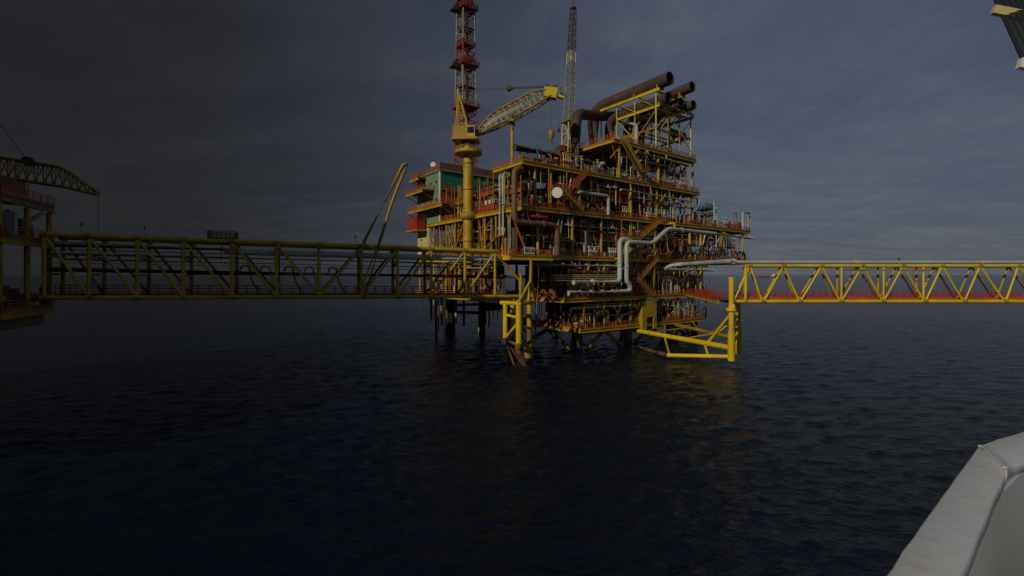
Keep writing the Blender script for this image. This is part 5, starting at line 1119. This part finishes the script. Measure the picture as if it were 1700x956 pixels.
def wavy(P0, P1, Q0, Q1, th, n=46, seed=1):
    # a plated cap strip between two edges, slightly uneven as hand-cut and often painted steel is
    g = random.Random(seed); mb = MB(); ph = [g.uniform(0, 6) for _ in range(6)]
    for i in range(n+1):
        f_ = i/n; o_ = P0.lerp(P1, f_); i_ = Q0.lerp(Q1, f_); ac = (i_-o_).normalized()
        x_ = f_*(P1-P0).length
        e0 = .0035*math.sin(x_*19+ph[0]) + .0025*math.sin(x_*47+ph[1]) + g.uniform(-.0022, .0022); e1 = .004*math.sin(x_*13+ph[2]) + .003*math.sin(x_*39+ph[3]); hz = .003*math.sin(x_*9+ph[4])
        if i in (0, n): e0 = e1 = hz = 0
        o_ = o_ - ac*e0; i_ = i_ + ac*e1; dz_ = Vector((0, 0, 1))
        # round-edged section: outer side, outer round, top, inner round, inner side
        for p_, d_ in ((o_, -th), (o_, -.016), (o_+ac*.006, -.004), (o_+ac*.02, 0), (o_.lerp(i_, .5), hz), (i_-ac*.016, 0), (i_-ac*.004, -.004), (i_, -.014), (i_, -th)): mb.v.append(tuple(p_ + dz_*d_))
    k = 9
    for i in range(n):
        for j in range(k): a_ = i*k+j; b_ = i*k+(j+1) % k; mb.f.append((a_, b_, b_+k, a_+k)); mb.s.append(j not in (8,))
    for e_ in (0, n): mb.f.append(tuple(e_*k+j for j in range(k))); mb.s.append(False)
    return mb
part('cap_rail', wavy(A_, B2, Cc, D2, .055), 'bulwark_white', bw); part('cap_rail', wavy(A_+ed*.003, E2, Cc+fd*.003, F2, .055, seed=5), 'bulwark_white', bw)
part('weld_bead', MB().pipe([A_.lerp(Cc, .05)-Vector((0, 0, .004)), A_.lerp(Cc, .5)-Vector((0, 0, .002)), Cc.lerp(A_, .06)-Vector((0, 0, .004))], .0105, .1, 8), 'bulwark_white', bw)
inn = Vector((.04, 0, 0))
def plate(a, b, z0, z1, th, m, n):
    d_ = (b-a).normalized(); nn = Vector((d_.y, -d_.x, 0))*th
    return part(n, MB().quadbox([Vz(a, z0), Vz(b, z0), Vz(b, z0)+nn, Vz(a, z0)+nn, Vz(a, z1), Vz(b, z1), Vz(b, z1)+nn, Vz(a, z1)+nn]), m, bw)
di = Vector((Cc.x-A_.x, Cc.y-A_.y, 0)).normalized()*.045
ca = Cc-di; m0 = ca + (D2-Cc).normalized()*.42; m1 = ca + (F2-Cc).normalized()*.42
ipts = [D2-di] + [m0*(1-k/10)**2 + ca*2*(k/10)*(1-k/10) + m1*(k/10)**2 for k in range(11)] + [F2-di]
imb = MB()
for p_ in ipts: imb.v += [tuple(Vz(p_, BZ-1.15)), tuple(Vz(p_, BZ-.054))]
for k in range(len(ipts)-1): imb.f.append((2*k, 2*k+2, 2*k+3, 2*k+1)); imb.s.append(True)
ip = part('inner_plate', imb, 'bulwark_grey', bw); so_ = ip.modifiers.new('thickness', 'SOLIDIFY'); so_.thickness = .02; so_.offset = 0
part('corner_gusset', MB().quadbox([Vz(ca, BZ-.068), Vz(m0, BZ-.068), Vz(m0.lerp(m1, .5), BZ-.068), Vz(m1, BZ-.068), Vz(ca, BZ-.056), Vz(m0, BZ-.056), Vz(m0.lerp(m1, .5), BZ-.056), Vz(m1, BZ-.056)]), 'bulwark_white', bw)
plate(B2+di*1.2, A_+di*1.2, -2, BZ-.058, .03, 'bulwark_white', 'hull_plate'); plate(A_+di*1.2, E2+di*1.2, -2, BZ-.058, .03, 'bulwark_white', 'hull_plate')
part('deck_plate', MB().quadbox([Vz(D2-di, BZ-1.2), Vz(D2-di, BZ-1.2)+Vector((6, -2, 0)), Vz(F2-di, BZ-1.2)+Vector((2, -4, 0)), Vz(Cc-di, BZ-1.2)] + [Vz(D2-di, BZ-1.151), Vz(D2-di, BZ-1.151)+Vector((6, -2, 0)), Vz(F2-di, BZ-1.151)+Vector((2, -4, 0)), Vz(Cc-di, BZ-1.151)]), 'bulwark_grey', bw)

# ------------------------------------------------------------------ mesh awning over the bridge wing, top right
S0, S1 = W(1646, -14, 3.2), W(1704, 112, 2.55)        # its free edge, coming down towards the viewer
sdv = (S0-S1); su = sdv.normalized(); sw = Vector((.93, -.12, .34)); sw = (sw - su*sw.dot(su)).normalized()
aw = thing('mesh_screen', 'black wire mesh screen with pale battens at top right corner', 'screen', S1, WORLD)
ext0 = S1 - su*.10; ext1 = S0 + su*1.2; Ln = (ext1-ext0).length; Wd = 1.1
part('edge_bar', MB().beam(ext0, ext1, .014, .012), 'mesh_black', aw); part('edge_bar', MB().beam(ext0, ext0+sw*Wd, .02, .02), 'mesh_black', aw)
mb = MB(); n_ = int(Ln/.019)
for i in range(n_): p_ = ext0 + su*(Ln*i/n_); mb.tube(p_, p_+sw*Wd, .0036, 4)
part('wire_mesh', mb, 'mesh_black', aw)
mb = MB(); nrm = su.cross(sw).normalized()*.004
for i in range(int(Wd/.026)): p_ = ext0 + sw*(.026*i+.01) + nrm; mb.tube(p_, p_+su*Ln, .0036, 4)
part('wire_mesh', mb, 'mesh_black', aw)
for a_, b_, m_ in ((W(1648.5, 16, 2.98), W(1790, 44, 2.9), 'cream'), (W(1692, 104.5, 2.48), W(1830, 130, 2.42), 'white')):
    part('batten', MB().beam(a_, b_, .03, .052), m_, aw)
